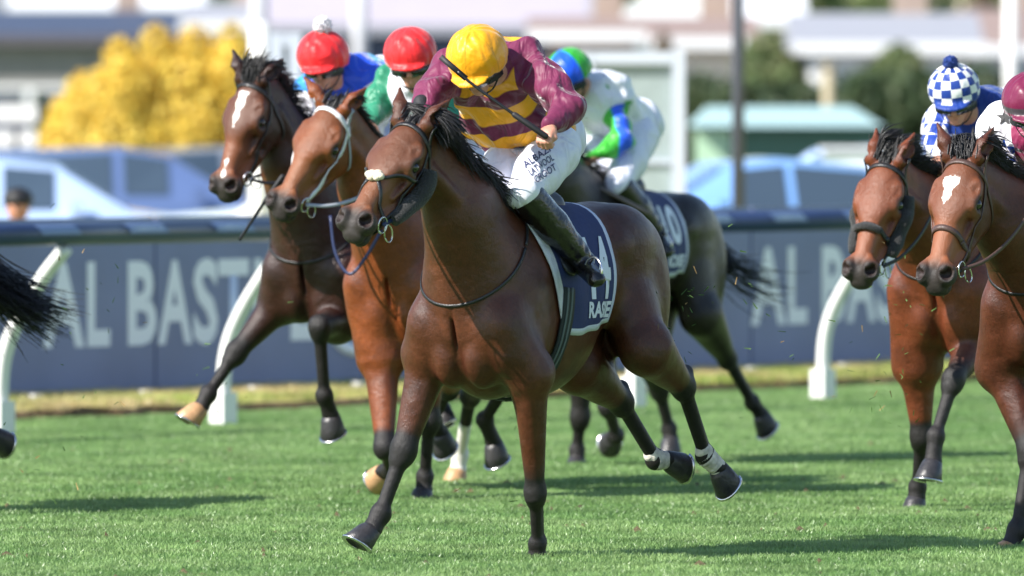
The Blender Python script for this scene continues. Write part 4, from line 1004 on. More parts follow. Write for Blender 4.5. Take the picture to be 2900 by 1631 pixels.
whip([wpt(f1, f1(1546, 386, .40)), wpt(f1, f1(1450, 320, .46)), wpt(f1, f1(1340, 240, .52)), wpt(f1, f1(1296, 202, .55))], M['whip'], 'black whip held across the chest by the yellow-capped jockey', .007)

fr = f2
hc = fr(1162, 156, .28)
R2 = dict(label='jockey in plain red cap, white and red silks and green sleeves', silk=M['silk_green'], capm=M['cap_red'], cap=1.05, peak=.8)
R2['j'] = dict(head=hc, look=fr.vec((-.10, -.96, -.22)), lat=fr.vec((.96, -.15, .06)), neck=fr(1180, 235, .16), chest=fr(1180, 255, .02),
   **{'sh-1': fr(1105, 235, .06), 'sh1': fr(1270, 250, .0), 'el-1': fr(1068, 305, .12), 'wr-1': fr(1046, 352, .30), 'hd-1': fr(1058, 392, .38), 'el1': fr(1290, 340, .1)})
R2['free'] = 0; J2, B2 = rider_of(H2, R2)

fr = f3
hc = fr(914, 163, .26)
R3 = dict(label='jockey in red cap with white pompom and bright blue silks on the dark bay horse', silk=M['silk_blue'], capm=M['cap_red'], cap=1.06, pom=M['pom_white'], pom_off=(0, .02, .012), poms=1.05)
R3['j'] = dict(head=hc, look=fr.vec((-.22, -.94, -.22)), lat=fr.vec((.93, -.30, .04)), neck=fr(945, 225, .14), chest=fr(975, 235, .0), hip=fr(1080, 235, -.50), belly=fr(1030, 240, -.26),
   **{'sh-1': fr(880, 255, .06), 'sh1': fr(1040, 250, -.04), 'el-1': fr(850, 330, .12), 'wr-1': fr(840, 420, .28), 'hd-1': fr(838, 460, .34), 'el1': fr(1060, 340, .1)})
J3, B3 = rider_of(H3, R3)
whip([wpt(f2, f2(800, 500, .2)), wpt(f2, f2(742, 582, .2)), wpt(f2, f2(704, 640, .2)), wpt(f2, f2(678, 680, .2))], M['whip'], 'black whip hanging below the muzzle of the bright bay horse, in front of the rail', .009, False)

fr = f4
hc = fr(1608, 206, .18)
R4 = dict(label='jockey in green and blue cap and white silks on the black horse', silk=M['silk_white'], capm=M['cap_quarter'], cap=.98)
R4['j'] = dict(head=hc, look=fr.vec((-.62, -.62, -.48)), lat=fr.vec((.75, -.62, .15)), neck=fr(1650, 250, .04), chest=fr(1690, 275, -.08), belly=fr(1735, 330, -.30), hip=fr(1790, 350, -.52),
   **{'sh1': fr(1725, 270, -.12), 'sh-1': fr(1620, 280, .0), 'el1': fr(1764, 396, .04), 'wr1': fr(1662, 455, .20), 'hd1': fr(1610, 480, .28),
      'hj1': fr(1810, 385, -.34), 'hj-1': fr(1730, 390, -.42), 'kn1': fr(1750, 522, .10), 'kn-1': fr(1650, 520, .08), 'an1': fr(1860, 655, -.14), 'to1': fr(1888, 712, -.04)})
R4['sw'] = .80; R4['th'] = .95; R4['free'] = 1; J4, B4 = rider_of(H4, R4)
whip([wpt(f4, J4['fist1']), wpt(f4, f4(1660, 512, .25)), wpt(f4, f4(1760, 563, .22)), wpt(f4, f4(1845, 607, .20))], M['whip_tan'], 'worn grey-brown whip carried along the flank of the black horse', .012, False)

fr = f5
hc = fr(2702, 258, .28)
R5 = dict(label='jockey in blue and white checked cap with navy pompom, navy silks with checked sleeves', silk=M['silk_check'], capm=M['cap_check'], cap=1.0, pom=M['pom_navy'], pom_off=(0, 0, .0), poms=.8)
R5['j'] = dict(head=hc, look=fr.vec((-.12, -.93, -.32)), lat=fr.vec((.95, -.26, .05)), neck=fr(2740, 320, .14), chest=fr(2765, 330, .0), hip=fr(2850, 330, -.5), belly=fr(2810, 335, -.26),
   **{'sh-1': fr(2668, 350, .06), 'sh1': fr(2840, 335, -.02), 'el-1': fr(2655, 400, .14), 'wr-1': fr(2655, 450, .30), 'hd-1': fr(2665, 480, .38), 'el1': fr(2850, 430, .1)})
J5, B5 = rider_of(H5, R5)
fr = f6
hc = fr(2920, 290, .28)
R6 = dict(label='jockey in maroon cap at the right edge, white sleeves with black stars', silk=M['silk_star'], capm=M['cap_maroon'], cap=1.03)
R6['j'] = dict(head=hc, look=fr.vec((-.05, -.95, -.30)), lat=fr.vec((.97, -.20, .03)), neck=fr(2950, 375, .14), chest=fr(2965, 385, .0),
   **{'sh-1': fr(2838, 350, .04), 'sh1': fr(3080, 370, -.02), 'el-1': fr(2806, 430, .12), 'wr-1': fr(2868, 500, .28), 'hd-1': fr(2872, 540, .36), 'el1': fr(3110, 470, .1)})
R6['glove-1'] = M['glove_white']; R6['glove1'] = M['glove_white']; R6['sw'] = 1.15; J6, B6 = rider_of(H6, R6)
sil6 = [c for c in bpy.data.objects if c.name.startswith('silks')][-1]
def star(bv, uv, r, m, parent, fr):
    c = fr(uv[0], uv[1], .3); rd = fr.vec((0, -1, .03)); ex = fr.vec((1, 0, 0)); ey = V3(0, 0, 1); bm = bmesh.new(); vs = []
    for i in range(10): a = math.pi * i / 5 + .3; q = r * (1 if i % 2 == 0 else .42); vs.append(bm.verts.new(tuple(c + ex * q * math.cos(a) + ey * q * math.sin(a))))
    m0 = bm.verts.new(tuple(c)); 
    for i in range(10): bm.faces.new((vs[i], vs[(i + 1) % 10], m0))
    for v in bm.verts:
        h_ = bv.ray_cast(v.co + Vector(rd) * .8, -Vector(rd), 2.5)
        if h_[0] is not None: v.co = h_[0] + Vector(rd) * .004
    bm_obj('star', bm, m, parent)
for uv in ((2806, 376), (2838, 432), (2850, 330)): star(B6['silks'], uv, .040, M['strap_black'], sil6, f6)
for S in HORSES: build_horse(S)
# ---------------------------------------------------------------- ground, rail, boards
def noise_mix_mat(name, c1, c2, scale, rough=.9, c3=None, s3=1.5, bump=0, bs=40, stretch=(1, 1, 1), spec=.3):
    m = bpy.data.materials.new(name); m.use_nodes = True; k = NT(m); v = k.scaled(stretch)
    c = k.mix(k.ramp(k.noise(scale, 5, v), .35, .65), c1, c2)
    if c3: c = k.mix(k.ramp(k.noise(s3, 4, v), .45, .70), c, c3)
    k.L(c, k.b.inputs['Base Color']); k.b.inputs['Roughness'].default_value = rough; k.b.inputs['Specular IOR Level'].default_value = spec
    if bump: k.L(k.bump(k.noise(bs, 4), bump, .02), k.b.inputs['Normal'])
    return m
D0 = Vector((.555, .832, 0)).normalized(); N0 = Vector((.832, -.555, 0)).normalized(); B0 = Vector((-1.82, 71.0, 0))
def fp(t, n=0, z=0): return B0 + D0 * t + N0 * n + Vector((0, 0, z))
M['soil'] = noise_mix_mat('turf_soil', (.12, .21, .06), (.17, .28, .085), 6, c3=(.11, .19, .06), bump=.6)
M['verge'] = noise_mix_mat('verge_soil', (.28, .38, .09), (.50, .42, .17), 1.3, c3=(.52, .38, .22), s3=2.2, bump=.6)
M['earth'] = noise_mix_mat('brown_earth_edge', (.10, .06, .035), (.20, .13, .07), 8, bump=1)
M['asphalt'] = noise_mix_mat('car_park_asphalt', (.10, .10, .105), (.14, .14, .14), 30)
M['field'] = noise_mix_mat('far_grass', (.09, .15, .05), (.15, .19, .08), .3)
def sheet(name, pts, z, m, thick=0):
    bm = bmesh.new(); vs = [bm.verts.new((p[0], p[1], z)) for p in pts]; f = bm.faces.new(vs)
    if thick:
        r = bmesh.ops.extrude_face_region(bm, geom=[f]); 
        for v in r['geom']:
            if isinstance(v, bmesh.types.BMVert): v.co.z -= thick
    bmesh.ops.recalc_face_normals(bm, faces=bm.faces)
    o = bm_obj(name, bm, m); tag(o, kind='structure'); return o
sheet('ground', [(-900, -60), (900, -60), (900, 1600), (-900, 1600)], -.012, M['field'])
q = [fp(-60, -1.7), fp(90, -1.7), fp(90, 60), fp(-60, 60)]
sheet('racetrack_turf', q, 0, M['soil'])
# raised verge behind the rail, its brown cut edge uneven
bm = bmesh.new(); r_ = random.Random(2); n = 150; rows = []
for i in range(n + 1):
    t = -20 + 60 * i / n; o1 = r_.uniform(-.05, .05); rows.append([bm.verts.new(fp(t, -1.62 + o1, -.01)), bm.verts.new(fp(t, -1.68 + o1 + r_.uniform(-.02, .02), .075 + r_.uniform(-.015, .015))), bm.verts.new(fp(t, -1.95, .075)), bm.verts.new(fp(t, -12, .075)), bm.verts.new(fp(t, -12.02, -.01))])
for a, b in zip(rows[:-1], rows[1:]):
    for j in range(4):
        f = bm.faces.new((a[j], b[j], b[j + 1], a[j + 1])); f.material_index = 1 if j == 0 else 0
bmesh.ops.recalc_face_normals(bm, faces=bm.faces)
tag(bm_obj('verge', bm, [M['verge'], M['earth']]), kind='structure')
sheet('car_park', [fp(-80, -12.5), fp(160, -12.5), fp(160, -75), fp(-80, -75)], -.004, M['asphalt'])

# grass blades: clumps scattered over the ground as one uncountable cover
def blade_mat(name, c1, c2, c3):
    m = bpy.data.materials.new(name); m.use_nodes = True; k = NT(m)
    oi = k.node('ShaderNodeObjectInfo'); geo = k.node('ShaderNodeNewGeometry')
    c = k.mix(k.ramp(k.noise(14, 2, geo.outputs['Position']), .3, .7), c1, c2)
    c = k.mix(k.ramp(k.noise(.9, 4, geo.outputs['Position']), .38, .60), c, c3); dk = k.node('ShaderNodeVectorMath', operation='SCALE'); k.L(c, dk.inputs[0]); k.L(k.ramp(k.noise(2.2, 5, geo.outputs['Position'], rough=.65), .35, .65, .70, 1.18), dk.inputs['Scale']); c = dk.outputs[0]
    k.L(c, k.b.inputs['Base Color']); k.b.inputs['Roughness'].default_value = .38; k.b.inputs['Specular IOR Level'].default_value = .5
    tr = k.node('ShaderNodeBsdfTranslucent'); k.L(c, tr.inputs[0]); mx = k.node('ShaderNodeMixShader'); mx.inputs[0].default_value = .35
    out = m.node_tree.nodes['Material Output']; k.L(k.b.outputs[0], mx.inputs[1]); k.L(tr.outputs[0], mx.inputs[2]); k.L(mx.outputs[0], out.inputs[0]); return m
M['blade'] = blade_mat('turf_blades', (.15, .27, .08), (.21, .36, .12), (.28, .42, .155))
M['blade_dry'] = blade_mat('verge_blades', (.30, .46, .10), (.55, .54, .16), (.66, .52, .28))
def clump_mesh(name, m, n, size, hmin, hmax, seed):
    r = random.Random(seed); V = []; Fc = []
    for i in range(n):
        x, y = r.uniform(-size, size), r.uniform(-size, size); a = r.uniform(0, 6.283); h = r.uniform(hmin, hmax); w = r.uniform(.0022, .0042); lean = r.uniform(.0, .9) * h; b = r.uniform(0, 6.283)
        dx, dy = math.cos(a) * w, math.sin(a) * w; lx, ly = math.cos(b) * lean, math.sin(b) * lean; k = len(V)
        V += [(x - dx, y - dy, -.005), (x + dx, y + dy, -.005), (x - dx * .8 + lx * .35, y - dy * .8 + ly * .35, h * .6), (x + dx * .8 + lx * .35, y + dy * .8 + ly * .35, h * .6), (x + lx, y + ly, h)]
        Fc += [(k, k + 1, k + 3, k + 2), (k + 2, k + 3, k + 4)]
    me = bpy.data.meshes.new(name); me.from_pydata(V, [], Fc); me.materials.append(m); return bpy.data.objects.new(name, me)
def scatter(name, pts, clumps, z=0.0, label=None):
    """one ground-cover object: clumps instanced on points by a node group"""
    me = bpy.data.meshes.new(name); me.from_pydata([(p[0], p[1], z) for p in pts], [], []); o = link(name, me)
    colx = bpy.data.collections.new(name + '_clumps')
    for c in clumps: colx.objects.link(c)
    ng = bpy.data.node_groups.new(name, 'GeometryNodeTree'); ng.interface.new_socket('Geometry', in_out='INPUT', socket_type='NodeSocketGeometry'); ng.interface.new_socket('Geometry', in_out='OUTPUT', socket_type='NodeSocketGeometry')
    N = ng.nodes; L = ng.links; gi = N.new('NodeGroupInput'); go = N.new('NodeGroupOutput'); ip = N.new('GeometryNodeInstanceOnPoints')
    ci = N.new('GeometryNodeCollectionInfo'); ci.inputs['Collection'].default_value = colx; ci.inputs['Separate Children'].default_value = True; ci.inputs['Reset Children'].default_value = True
    rv = N.new('FunctionNodeRandomValue'); rv.data_type = 'FLOAT_VECTOR'; rv.inputs[0].default_value = (0, 0, 0); rv.inputs[1].default_value = (0, 0, 6.283)
    rs = N.new('FunctionNodeRandomValue'); rs.data_type = 'FLOAT'; rs.inputs[2].default_value = .8; rs.inputs[3].default_value = 1.25
    ip.inputs['Pick Instance'].default_value = True
    L.new(gi.outputs[0], ip.inputs['Points']); L.new(ci.outputs[0], ip.inputs['Instance']); L.new(rv.outputs[0], ip.inputs['Rotation']); L.new(rs.outputs[1], ip.inputs['Scale']); L.new(ip.outputs[0], go.inputs[0])
    md = o.modifiers.new('scatter', 'NODES'); md.node_group = ng; tag(o, label, 'grass', kind='stuff'); return o
r_ = random.Random(9)
cl = [clump_mesh('grass_clump', M['blade'], 1000, .26, .018, .036, i) for i in range(4)]
pts = []
y = 46.5
while y < 82:
    hw = .0465 * y + .8; x = -hw
    while x < hw:
        p = Vector((x + r_.uniform(-.08, .08), y + r_.uniform(-.1, .1), 0)); n_ = (p - B0).dot(N0)
        if n_ > -1.60: pts.append(p)
        x += .36
    y += .36
scatter('grass', pts, cl, 0, 'short green racecourse turf under the galloping horses')
cl = [clump_mesh('dry_clump', M['blade_dry'], 420, .26, .02, .07, 20 + i) for i in range(3)]
pts = [fp(t * .3 + r_.uniform(-.1, .1), -1.9 - j * .3 + r_.uniform(-.1, .1)) for t in range(-10, 75) for j in range(9)]
scatter('verge_grass', pts, cl, .075, 'rough yellow-green grass on the raised verge below the hoardings')

M['divot'] = mat('torn_turf_soil', (.11, .085, .04), .95, bump=1, bscale=60, var=.4)
mb = MB(); r4 = random.Random(31)
for i in range(170):
    y_ = r4.uniform(48.5, 68); x_ = r4.uniform(-.045, .045) * y_; rr = r4.uniform(.02, .07)
    k = len(mb.V); n_ = 7
    for j in range(n_): a = 6.283 * j / n_; q = rr * r4.uniform(.5, 1.1); mb.V.append(Vector((x_ + q * math.cos(a), y_ + q * math.sin(a), .004)))
    mb.V.append(Vector((x_, y_, r4.uniform(.02, .045))))
    for j in range(n_): mb.face((k + j, k + (j + 1) % n_, k + n_))
tag(mb.build('turf_divots', M['divot']), 'small torn divots and clods scattered over the green turf', 'divots', kind='stuff')
# running rail
M['rail_navy'] = mat('navy_rail_plastic', (.028, .048, .12), .32, var=.1, vscale=6)
M['rail_patch'] = mat('pale_blue_rail_sticker', (.17, .24, .42), .45)
M['rail_print'] = mat('white_rail_print', (.50, .56, .72), .5)
M['post_white'] = mat('white_rail_post', (.80, .80, .77), .35, bump=.1)
rail = empty('running_rail', fp(0, .5)); tag(rail, 'navy and dark green plastic running rail with pale stickers along the track', 'rail')
def rl(t, n, z): return fp(t, n, z) - fp(0, .5)
prof = []
for i in range(24):
    a = 2 * math.pi * i / 24; prof.append((.060 * math.cos(a), 1.238 + .069 * math.sin(a)))
def prof_seg(t0, t1, off, a0=None, a1=None):
    mb = MB(); ps = prof if a0 is None else [(( .058 + off) * math.cos(a), 1.262 + (.095 + off) * math.sin(a) + .012) for a in [R(a0 + (a1 - a0) * i / 8) for i in range(9)]]
    for t in (t0, t1):
        for (n_, z_) in ps: mb.V.append(rl(t, .5 + n_, z_))
    k = len(ps)
    for j in range(k if a0 is None else k - 1): mb.face((j, (j + 1) % k, k + (j + 1) % k, k + j))
    if a0 is None: mb.face(tuple(range(k))); mb.face(tuple(range(k, 2 * k))[::-1])
    return mb
for i in range(-3, 7): prof_seg(-.12 + i * 4.69, -.12 + i * 4.69 + 4.68, 0).build('rail_section', M['rail_navy'], rail)
for i in range(-4, 14):
    t = .06 + i * .915; mb = MB(); ps = [((.0625) * math.cos(R(a)), 1.238 + .0715 * math.sin(R(a))) for a in range(-2, 60, 7)]
    for s_, tt in ((-.005, t), (.005, t + .40)):
        for j, (n_, z_) in enumerate(ps): mb.V.append(rl(tt - .07 * (j / len(ps) - .5), .5 + n_, z_))
    k = len(ps)
    for j in range(k - 1): mb.face((j, j + 1, k + j + 1, k + j))
    st = mb.build('sticker', M['rail_patch'], rail)
    if -3 < i < 11: wrap_text('lettering', 'CAMBRIDGE', rl(t + .03, .566, 1.25), D0, (0, 0, 1), .34, .030, None, 0, M['rail_print'], st, .02, 0)
POSTL = {-2: 'white goose-neck rail post outside the left edge', -1: 'white goose-neck rail post at the left edge behind the black tail', 0: 'white goose-neck rail post behind the tan hoof of the dark bay horse', 1: 'white goose-neck rail post hidden by the bright orange-bay horse', 2: 'white rail post base seen between the hind legs of the leading horse', 3: 'white goose-neck rail post left of the red bay horse', 4: 'white rail post base between the two horses at the right', 5: 'white goose-neck rail post beyond the right edge'}
for i in range(-1, 5):
    b = fp(i * 2.345, 0); o = empty('rail_post', b)
    tag(o, POSTL[i], 'post', 'white posts of the running rail')
    P = [(0, -.02), (.0, .34), (.045, .56), (.15, .76), (.32, .99), (.49, 1.17)]
    pts = catmull([N0 * a + Vector((0, 0, z)) for a, z in P], 5); n_ = len(pts)
    mb = MB(); mb.ribbon(pts, [N0] * n_, .085, .055); mb.build('arm', M['post_white'], o)
    MB().box((-.01 * N0)[:] if False else tuple(N0 * .02 + Vector((0, 0, .10))), (.075, .055, .12), Matrix((D0, N0, Vector((0, 0, 1)))).transposed()).build('sleeve', M['post_white'], o, smooth=False)
# hoardings
M['board'] = mat('slate_blue_hoarding', (.18, .215, .375), .5, var=.14, vscale=1.3, bump=.15, bscale=5)
M['board_text'] = mat('pale_blue_lettering', (.86, .90, .97), .5)
M['leg_white'] = mat('white_hoarding_leg', (.70, .70, .70), .5)
nb = -3.10; PW = 2.46
hb = empty('advertising_hoarding', fp(0, nb)); tag(hb, 'long slate blue hoarding with AL BASTI lettering behind the rail', 'hoarding')
hl_ = lambda t, n, z: fp(t, n, z) - fp(0, nb)
Mx = Matrix((D0, N0, Vector((0, 0, 1)))).transposed()
for i in range(-3, 9):
    c = hl_(3.62 + PW * (i - .5), nb, .69); MB().box(tuple(c), (PW / 2 - .012, .02, .573), Mx).build('panel', M['board'], hb, smooth=False)
for i in range(-6, 18):
    c = hl_(3.62 + PW * (i * .5), nb - .05, .60); MB().box(tuple(c), (.045, .025, .58), Mx).build('leg', M['leg_white'], hb, smooth=False)
def letters(s, t0, w, z0, h, bold=.030):
    o = fp(t0 + .0, nb + .0235, z0) - fp(0, nb); bm = text_mesh(s, bold); xs = [v.co.x for v in bm.verts]; ys = [v.co.y for v in bm.verts]; a, b, c, d = min(xs), max(xs), min(ys), max(ys)
    for v in bm.verts: v.co = o + D0 * ((v.co.x - a) / (b - a) * w) + Vector((0, 0, (v.co.y - c) / (d - c) * h))
    bm_obj('lettering', bm, M['board_text'], hb)
for k0 in (-1, 0, 1):
    T = k0 * 8.65 + 2.34
    letters('A', T, .47, .411, .56); letters('L', T + .50, .26, .411, .56); letters('B', T + .96, .33, .411, .56); letters('A', T + 1.30, .40, .411, .56)
    letters('S', T + 1.71, .29, .402, .58); letters('T', T + 2.0, .36, .411, .56); letters('I', T + 2.42, .085, .411, .56)
    letters('E', T + 2.85, .30, .411, .56); letters('UIWORLD', T + 4.2, 3.2, .411, .56)
    mb = MB(); P = [hl_(T + 3.62 + .36 * math.cos(a), nb + .0235, .66 + .33 * math.sin(a)) for a in [2 * math.pi * i / 40 for i in range(40)]]; mb.ribbon(P, [N0] * 40, .085, .003, closed=True); mb.build('emblem_ring', M['board_text'], hb)
for i in range(-6, 18):
    c = hl_(3.9 + PW * (i * .5), nb + .62, .085); MB().box(tuple(c), (.045, .03, .055), Mx).build('foot', M['leg_white'], hb, smooth=False)
# grass thrown up by the hooves
M['clod'] = mat('thrown_grass', (.07, .15, .03), .7); M['clod_dry'] = mat('thrown_soil', (.30, .20, .08), .9)
r3 = random.Random(21); mb = MB()
spots = [(2560, 850, 55, 120, 50), (1950, 830, 52, 60, 22), (2080, 780, 53, 130, 18), (2520, 1100, 54, 120, 45), (260, 830, 55, 150, 26), (120, 1290, 54, 160, 26), (700, 1000, 57, 200, 14), (1390, 1060, 52.5, 60, 16), (1930, 900, 52, 80, 24), (1440, 1430, 51, 120, 12), (2200, 1000, 54, 200, 20), (300, 1100, 55, 200, 16), (1480, 1240, 56, 60, 12)]
for (u, v, d, sp, n_) in spots:
    for i in range(n_ // 2):
        p = at(u + r3.gauss(0, sp * .5), v + r3.gauss(0, sp * .6), d + r3.uniform(-.6, .6))
        if p.z < .04: continue
        a = Vector((r3.gauss(0, 1), r3.gauss(0, .5), r3.gauss(0, 1))).normalized(); L = r3.uniform(.005, .020); b = a.cross(Vector((r3.gauss(0, 1), 1, r3.gauss(0, 1)))).normalized() * r3.uniform(.0015, .004); c = b.cross(a).normalized() * .0015
        k = len(mb.V); mb.V += [p - a * L - b, p - a * L + b, p + a * L + b * .5, p + a * L - b * .5, p + c * 2]
        mi = 1 if r3.random() < .2 else 0
        for f in ((0, 1, 4), (1, 2, 4), (2, 3, 4), (3, 0, 4)): mb.face(tuple(k + j for j in f), mi)
tag(mb.build('grass_clippings', [M['clod'], M['clod_dry']]), 'bits of grass and soil thrown into the air by the hooves', 'grass clippings', kind='stuff')
# ---------------------------------------------------------------- background beyond the hoardings
def solid(name, m, parent, c, h, rz=0):
    mb = MB(); mb.box(c, h, Matrix.Rotation(rz, 3, 'Z')); return mb.build(name, m, parent, smooth=False)
M['glass_car'] = mat('car_window_glass', (.06, .09, .13), .08, spec=.5)
M['tyre'] = mat('black_tyre', (.02, .02, .02), .85); M['rim'] = mat('alloy_rim', (.5, .5, .52), .3, 1)
M['lamp_glass'] = mat('headlight_glass', (.7, .75, .8), .08, spec=.9); M['lamp_red'] = mat('tail_light', (.45, .02, .02), .2)
PAINT = dict(white=(.80, .81, .84), silver=(.42, .46, .52), blue=(.22, .42, .80), pale=(.46, .60, .86), grey=(.24, .27, .32), navy=(.12, .18, .36))
PM = {k: mat(k + '_car_paint', v, .22, coat=.8) for k, v in PAINT.items()}
def car(loc, rz, paint, label, kind='sedan', s=1.0):
    """loft of cross-sections along the car; windows, wheels and lamps are parts"""
    root = empty('parked_car', loc, rz); tag(root, label, 'car', 'cars parked behind the hoardings'); root.scale = (s, s, s)
    if kind == 'sedan': prof = [(-2.2, .55, .75, 0), (-2.1, .80, .9, 0), (-1.55, .93, .98, 0), (-.95, .95, 1.38, 1), (-.1, .95, 1.45, 1), (.45, .95, 1.40, 1), (1.15, .93, .98, 0), (1.95, .82, .86, 0), (2.2, .58, .70, 0)]
    elif kind == 'suv': prof = [(-2.2, .6, .95, 0), (-2.15, .90, 1.45, 1), (-1.9, .93, 1.66, 1), (-.6, .95, 1.70, 1), (.3, .95, 1.64, 1), (.95, .95, 1.14, 0), (1.9, .92, 1.05, 0), (2.2, .7, .92, 0)]
    else: prof = [(-1.95, .6, .9, 0), (-1.9, .84, 1.1, 1), (-1.5, .88, 1.43, 1), (-.2, .90, 1.50, 1), (.35, .90, 1.42, 1), (1.0, .88, 1.02, 0), (1.75, .82, .90, 0), (1.95, .6, .75, 0)]
    mb = MB(); n = 0; belt = .96 if kind != 'suv' else 1.08
    ring = lambda x, w, zt, g: [(x, -w * .92, .24), (x, -w, .45), (x, -w, min(belt, zt) * .93), (x, -w * .96, min(belt, zt)), (x, -w * (.74 if g else .85), zt - .03), (x, -w * .4, zt + .01), (x, w * .4, zt + .01), (x, w * (.74 if g else .85), zt - .03), (x, w * .96, min(belt, zt)), (x, w, min(belt, zt) * .93), (x, w, .45), (x, w * .92, .24)]
    R_ = [ring(*p) for p in prof]
    for r in R_: mb.V += [Vector(v) for v in r]
    K = 12
    for i in range(len(R_) - 1):
        for j in range(K): mb.face((i * K + j, (i + 1) * K + j, (i + 1) * K + (j + 1) % K, i * K + (j + 1) % K))
    mb.face(tuple(range(K))); mb.face(tuple(range((len(R_) - 1) * K, len(R_) * K))[::-1])
    body = mb.build('body', PM[paint], root, smooth=True)
    me = body.data; bv = body.modifiers.new('bevel', 'BEVEL'); bv.width = .04; bv.segments = 2
    gi = [i for i, p in enumerate(prof) if p[3]]; a, b = gi[0], gi[-1]
    for sgn, j0, j1 in ((-1, 3, 4), (1, 8, 7)):
        for i in range(a, b):
            P = [Vector(R_[i][j0]), Vector(R_[i + 1][j0]), Vector(R_[i + 1][j1]), Vector(R_[i][j1])]; c = sum(P, Vector()) / 4
            w = MB(); w.V = [c + (p - c) * .88 + Vector((0, sgn * .012, .0)) for p in P] + [c + (p - c) * .88 - Vector((0, sgn * .02, .0)) for p in P]; w.face((0, 1, 2, 3)); w.face((7, 6, 5, 4))
            for e in range(4): w.face((e, (e + 1) % 4, 4 + (e + 1) % 4, 4 + e))
            w.build('window', M['glass_car'], root, smooth=False)
    for i0, i1, nm, dx in ((a - 1, a, 'rear_window', -.012), (b, b + 1, 'windscreen', .012)):
        if i0 < 0: continue
        P = [Vector(R_[i0][4]), Vector(R_[i0][7]), Vector(R_[i1][7]), Vector(R_[i1][4])]; c = sum(P, Vector()) / 4; nn = (P[1] - P[0]).cross(P[3] - P[0]).normalized()
        if nn.z < 0: nn = -nn
        w = MB(); w.V = [c + (p - c) * .86 + nn * .030 for p in P] + [c + (p - c) * .86 - nn * .01 for p in P]; w.face((0, 1, 2, 3)); w.face((7, 6, 5, 4))
        for e in range(4): w.face((e, (e + 1) % 4, 4 + (e + 1) % 4, 4 + e))
        w.build(nm, M['glass_car'], root, smooth=False)
    for x in (-1.35, 1.35):
        for y in (-1, 1):
            t = MB(); t.tube([(x, y * .74, .32), (x, y * .93, .32)], .32, 24); tw = t.build('wheel', M['tyre'], root); t = MB(); t.tube([(x, y * .92, .32), (x, y * .945, .32)], .19, 16); t.build('rim', M['rim'], tw)
    for y in (-1, 1):
        solid('headlight', M['lamp_glass'], root, (prof[-1][0] - .04, y * .55, .70), (.06, .16, .07)); solid('tail_light', M['lamp_red'], root, (prof[0][0] + .04, y * .55, .78), (.05, .14, .09))
        solid('wing_mirror', PM[paint], root, (.62, y * 1.02, 1.0), (.06, .09, .06))
    return root
P0 = lambda x, d: (atd(x, 600, d).x, d, 0)
car(P0(20, 107), R(4), 'pale', 'pale blue-white car with a long curved roof at the left edge behind the hoardings', 'sedan')
car(P0(560, 124), R(20), 'grey', 'grey hatchback parked between the gold shrub and the rail', 'hatch')
car(P0(850, 103.5), R(176), 'white', 'white off-roader behind the dark bay horse, its bonnet to the left', 'suv', .9)
car(P0(1900, 108), R(-165), 'blue', 'light blue car standing behind the tall dark pole', 'sedan')
car(P0(1500, 104), R(8), 'white', 'white hatchback parked left of the tall dark pole, low behind the hoardings', 'hatch', .92)
car(P0(2240, 112), R(-20), 'white', 'white hatchback between the dark pole and the horses at the right', 'hatch', .94)
car(P0(2120, 118), R(170), 'pale', 'pale blue off-roader behind the white hatchback on the right', 'suv', .9)
# people, posts, signs
M['wood_white'] = mat('white_painted_steel', (.80, .79, .76), .5); M['pale_panel'] = mat('pale_grey_panel', (.52, .60, .63), .5, var=.05); M['pole_dark'] = mat('dark_grey_pole', (.075, .08, .10), .5)
M['frame_white'] = mat('white_sign_frame', (.52, .56, .64), .5); M['sign_back'] = mat('grey_green_sign_back', (.30, .36, .36), .6, var=.08)
def pole(name, x, ytop, d, r, m, label, cat, n=14):
    p = atd(x, 300, d); zt = atd(x, ytop, d).z; o = empty(name, (p.x, d, 0)); tag(o, label, cat)
    MB().tube([(0, 0, 0), (0, 0, zt)], r, n).build('shaft', m, o); MB().tube([(0, 0, 0), (0, 0, .05)], r * 1.8, n).build('base_plate', m, o); return o, zt
o, zt = pole('post', 653, 62, 92, .088, M['wood_white'], 'thick white post behind the ears of the dark bay horse', 'post'); MB().sphere((0, 0, zt), (.088, .088, .03), 6).build('cap', M['wood_white'], o)
o, zt = pole('lamp_post', 652, -500, 150, .11, mat('light_grey_pole', (.60, .60, .62), .5), 'tall light grey lamp post rising behind the thick white post', 'lamp post'); MB().box((.5, 0, zt), (.5, .08, .05)).build('lamp_head', M['pole_dark'], o)
o, zt = pole('light_pole', 1857, -700, 98, .054, M['pole_dark'], 'tall dark grey pole in the car park on the right', 'pole'); MB().box((0, 0, zt), (.3, .08, .06)).build('lamp_head', M['pole_dark'], o)
o, zt = pole('lamp_post', 905, -400, 170, .11, bpy.data.materials['light_grey_pole'], 'pale pole in front of the purple-grey roof, above the red caps', 'pole'); MB().box((0, 0, zt), (.3, .08, .06)).build('lamp_head', M['pole_dark'], o)
o, zt = pole('flag_pole', 2543, -200, 140, .08, M['wood_white'], 'white pole at the right, above the maroon cap', 'pole'); MB().sphere((0, 0, zt), .1, 6).build('finial', M['wood_white'], o)
o, zt = pole('post', 2083, 165, 150, .075, mat('tan_timber', (.42, .36, .24), .8), 'short tan timber post among the hedges', 'post'); MB().box((0, 0, zt), (.09, .09, .03)).build('cap', bpy.data.materials['tan_timber'], o)
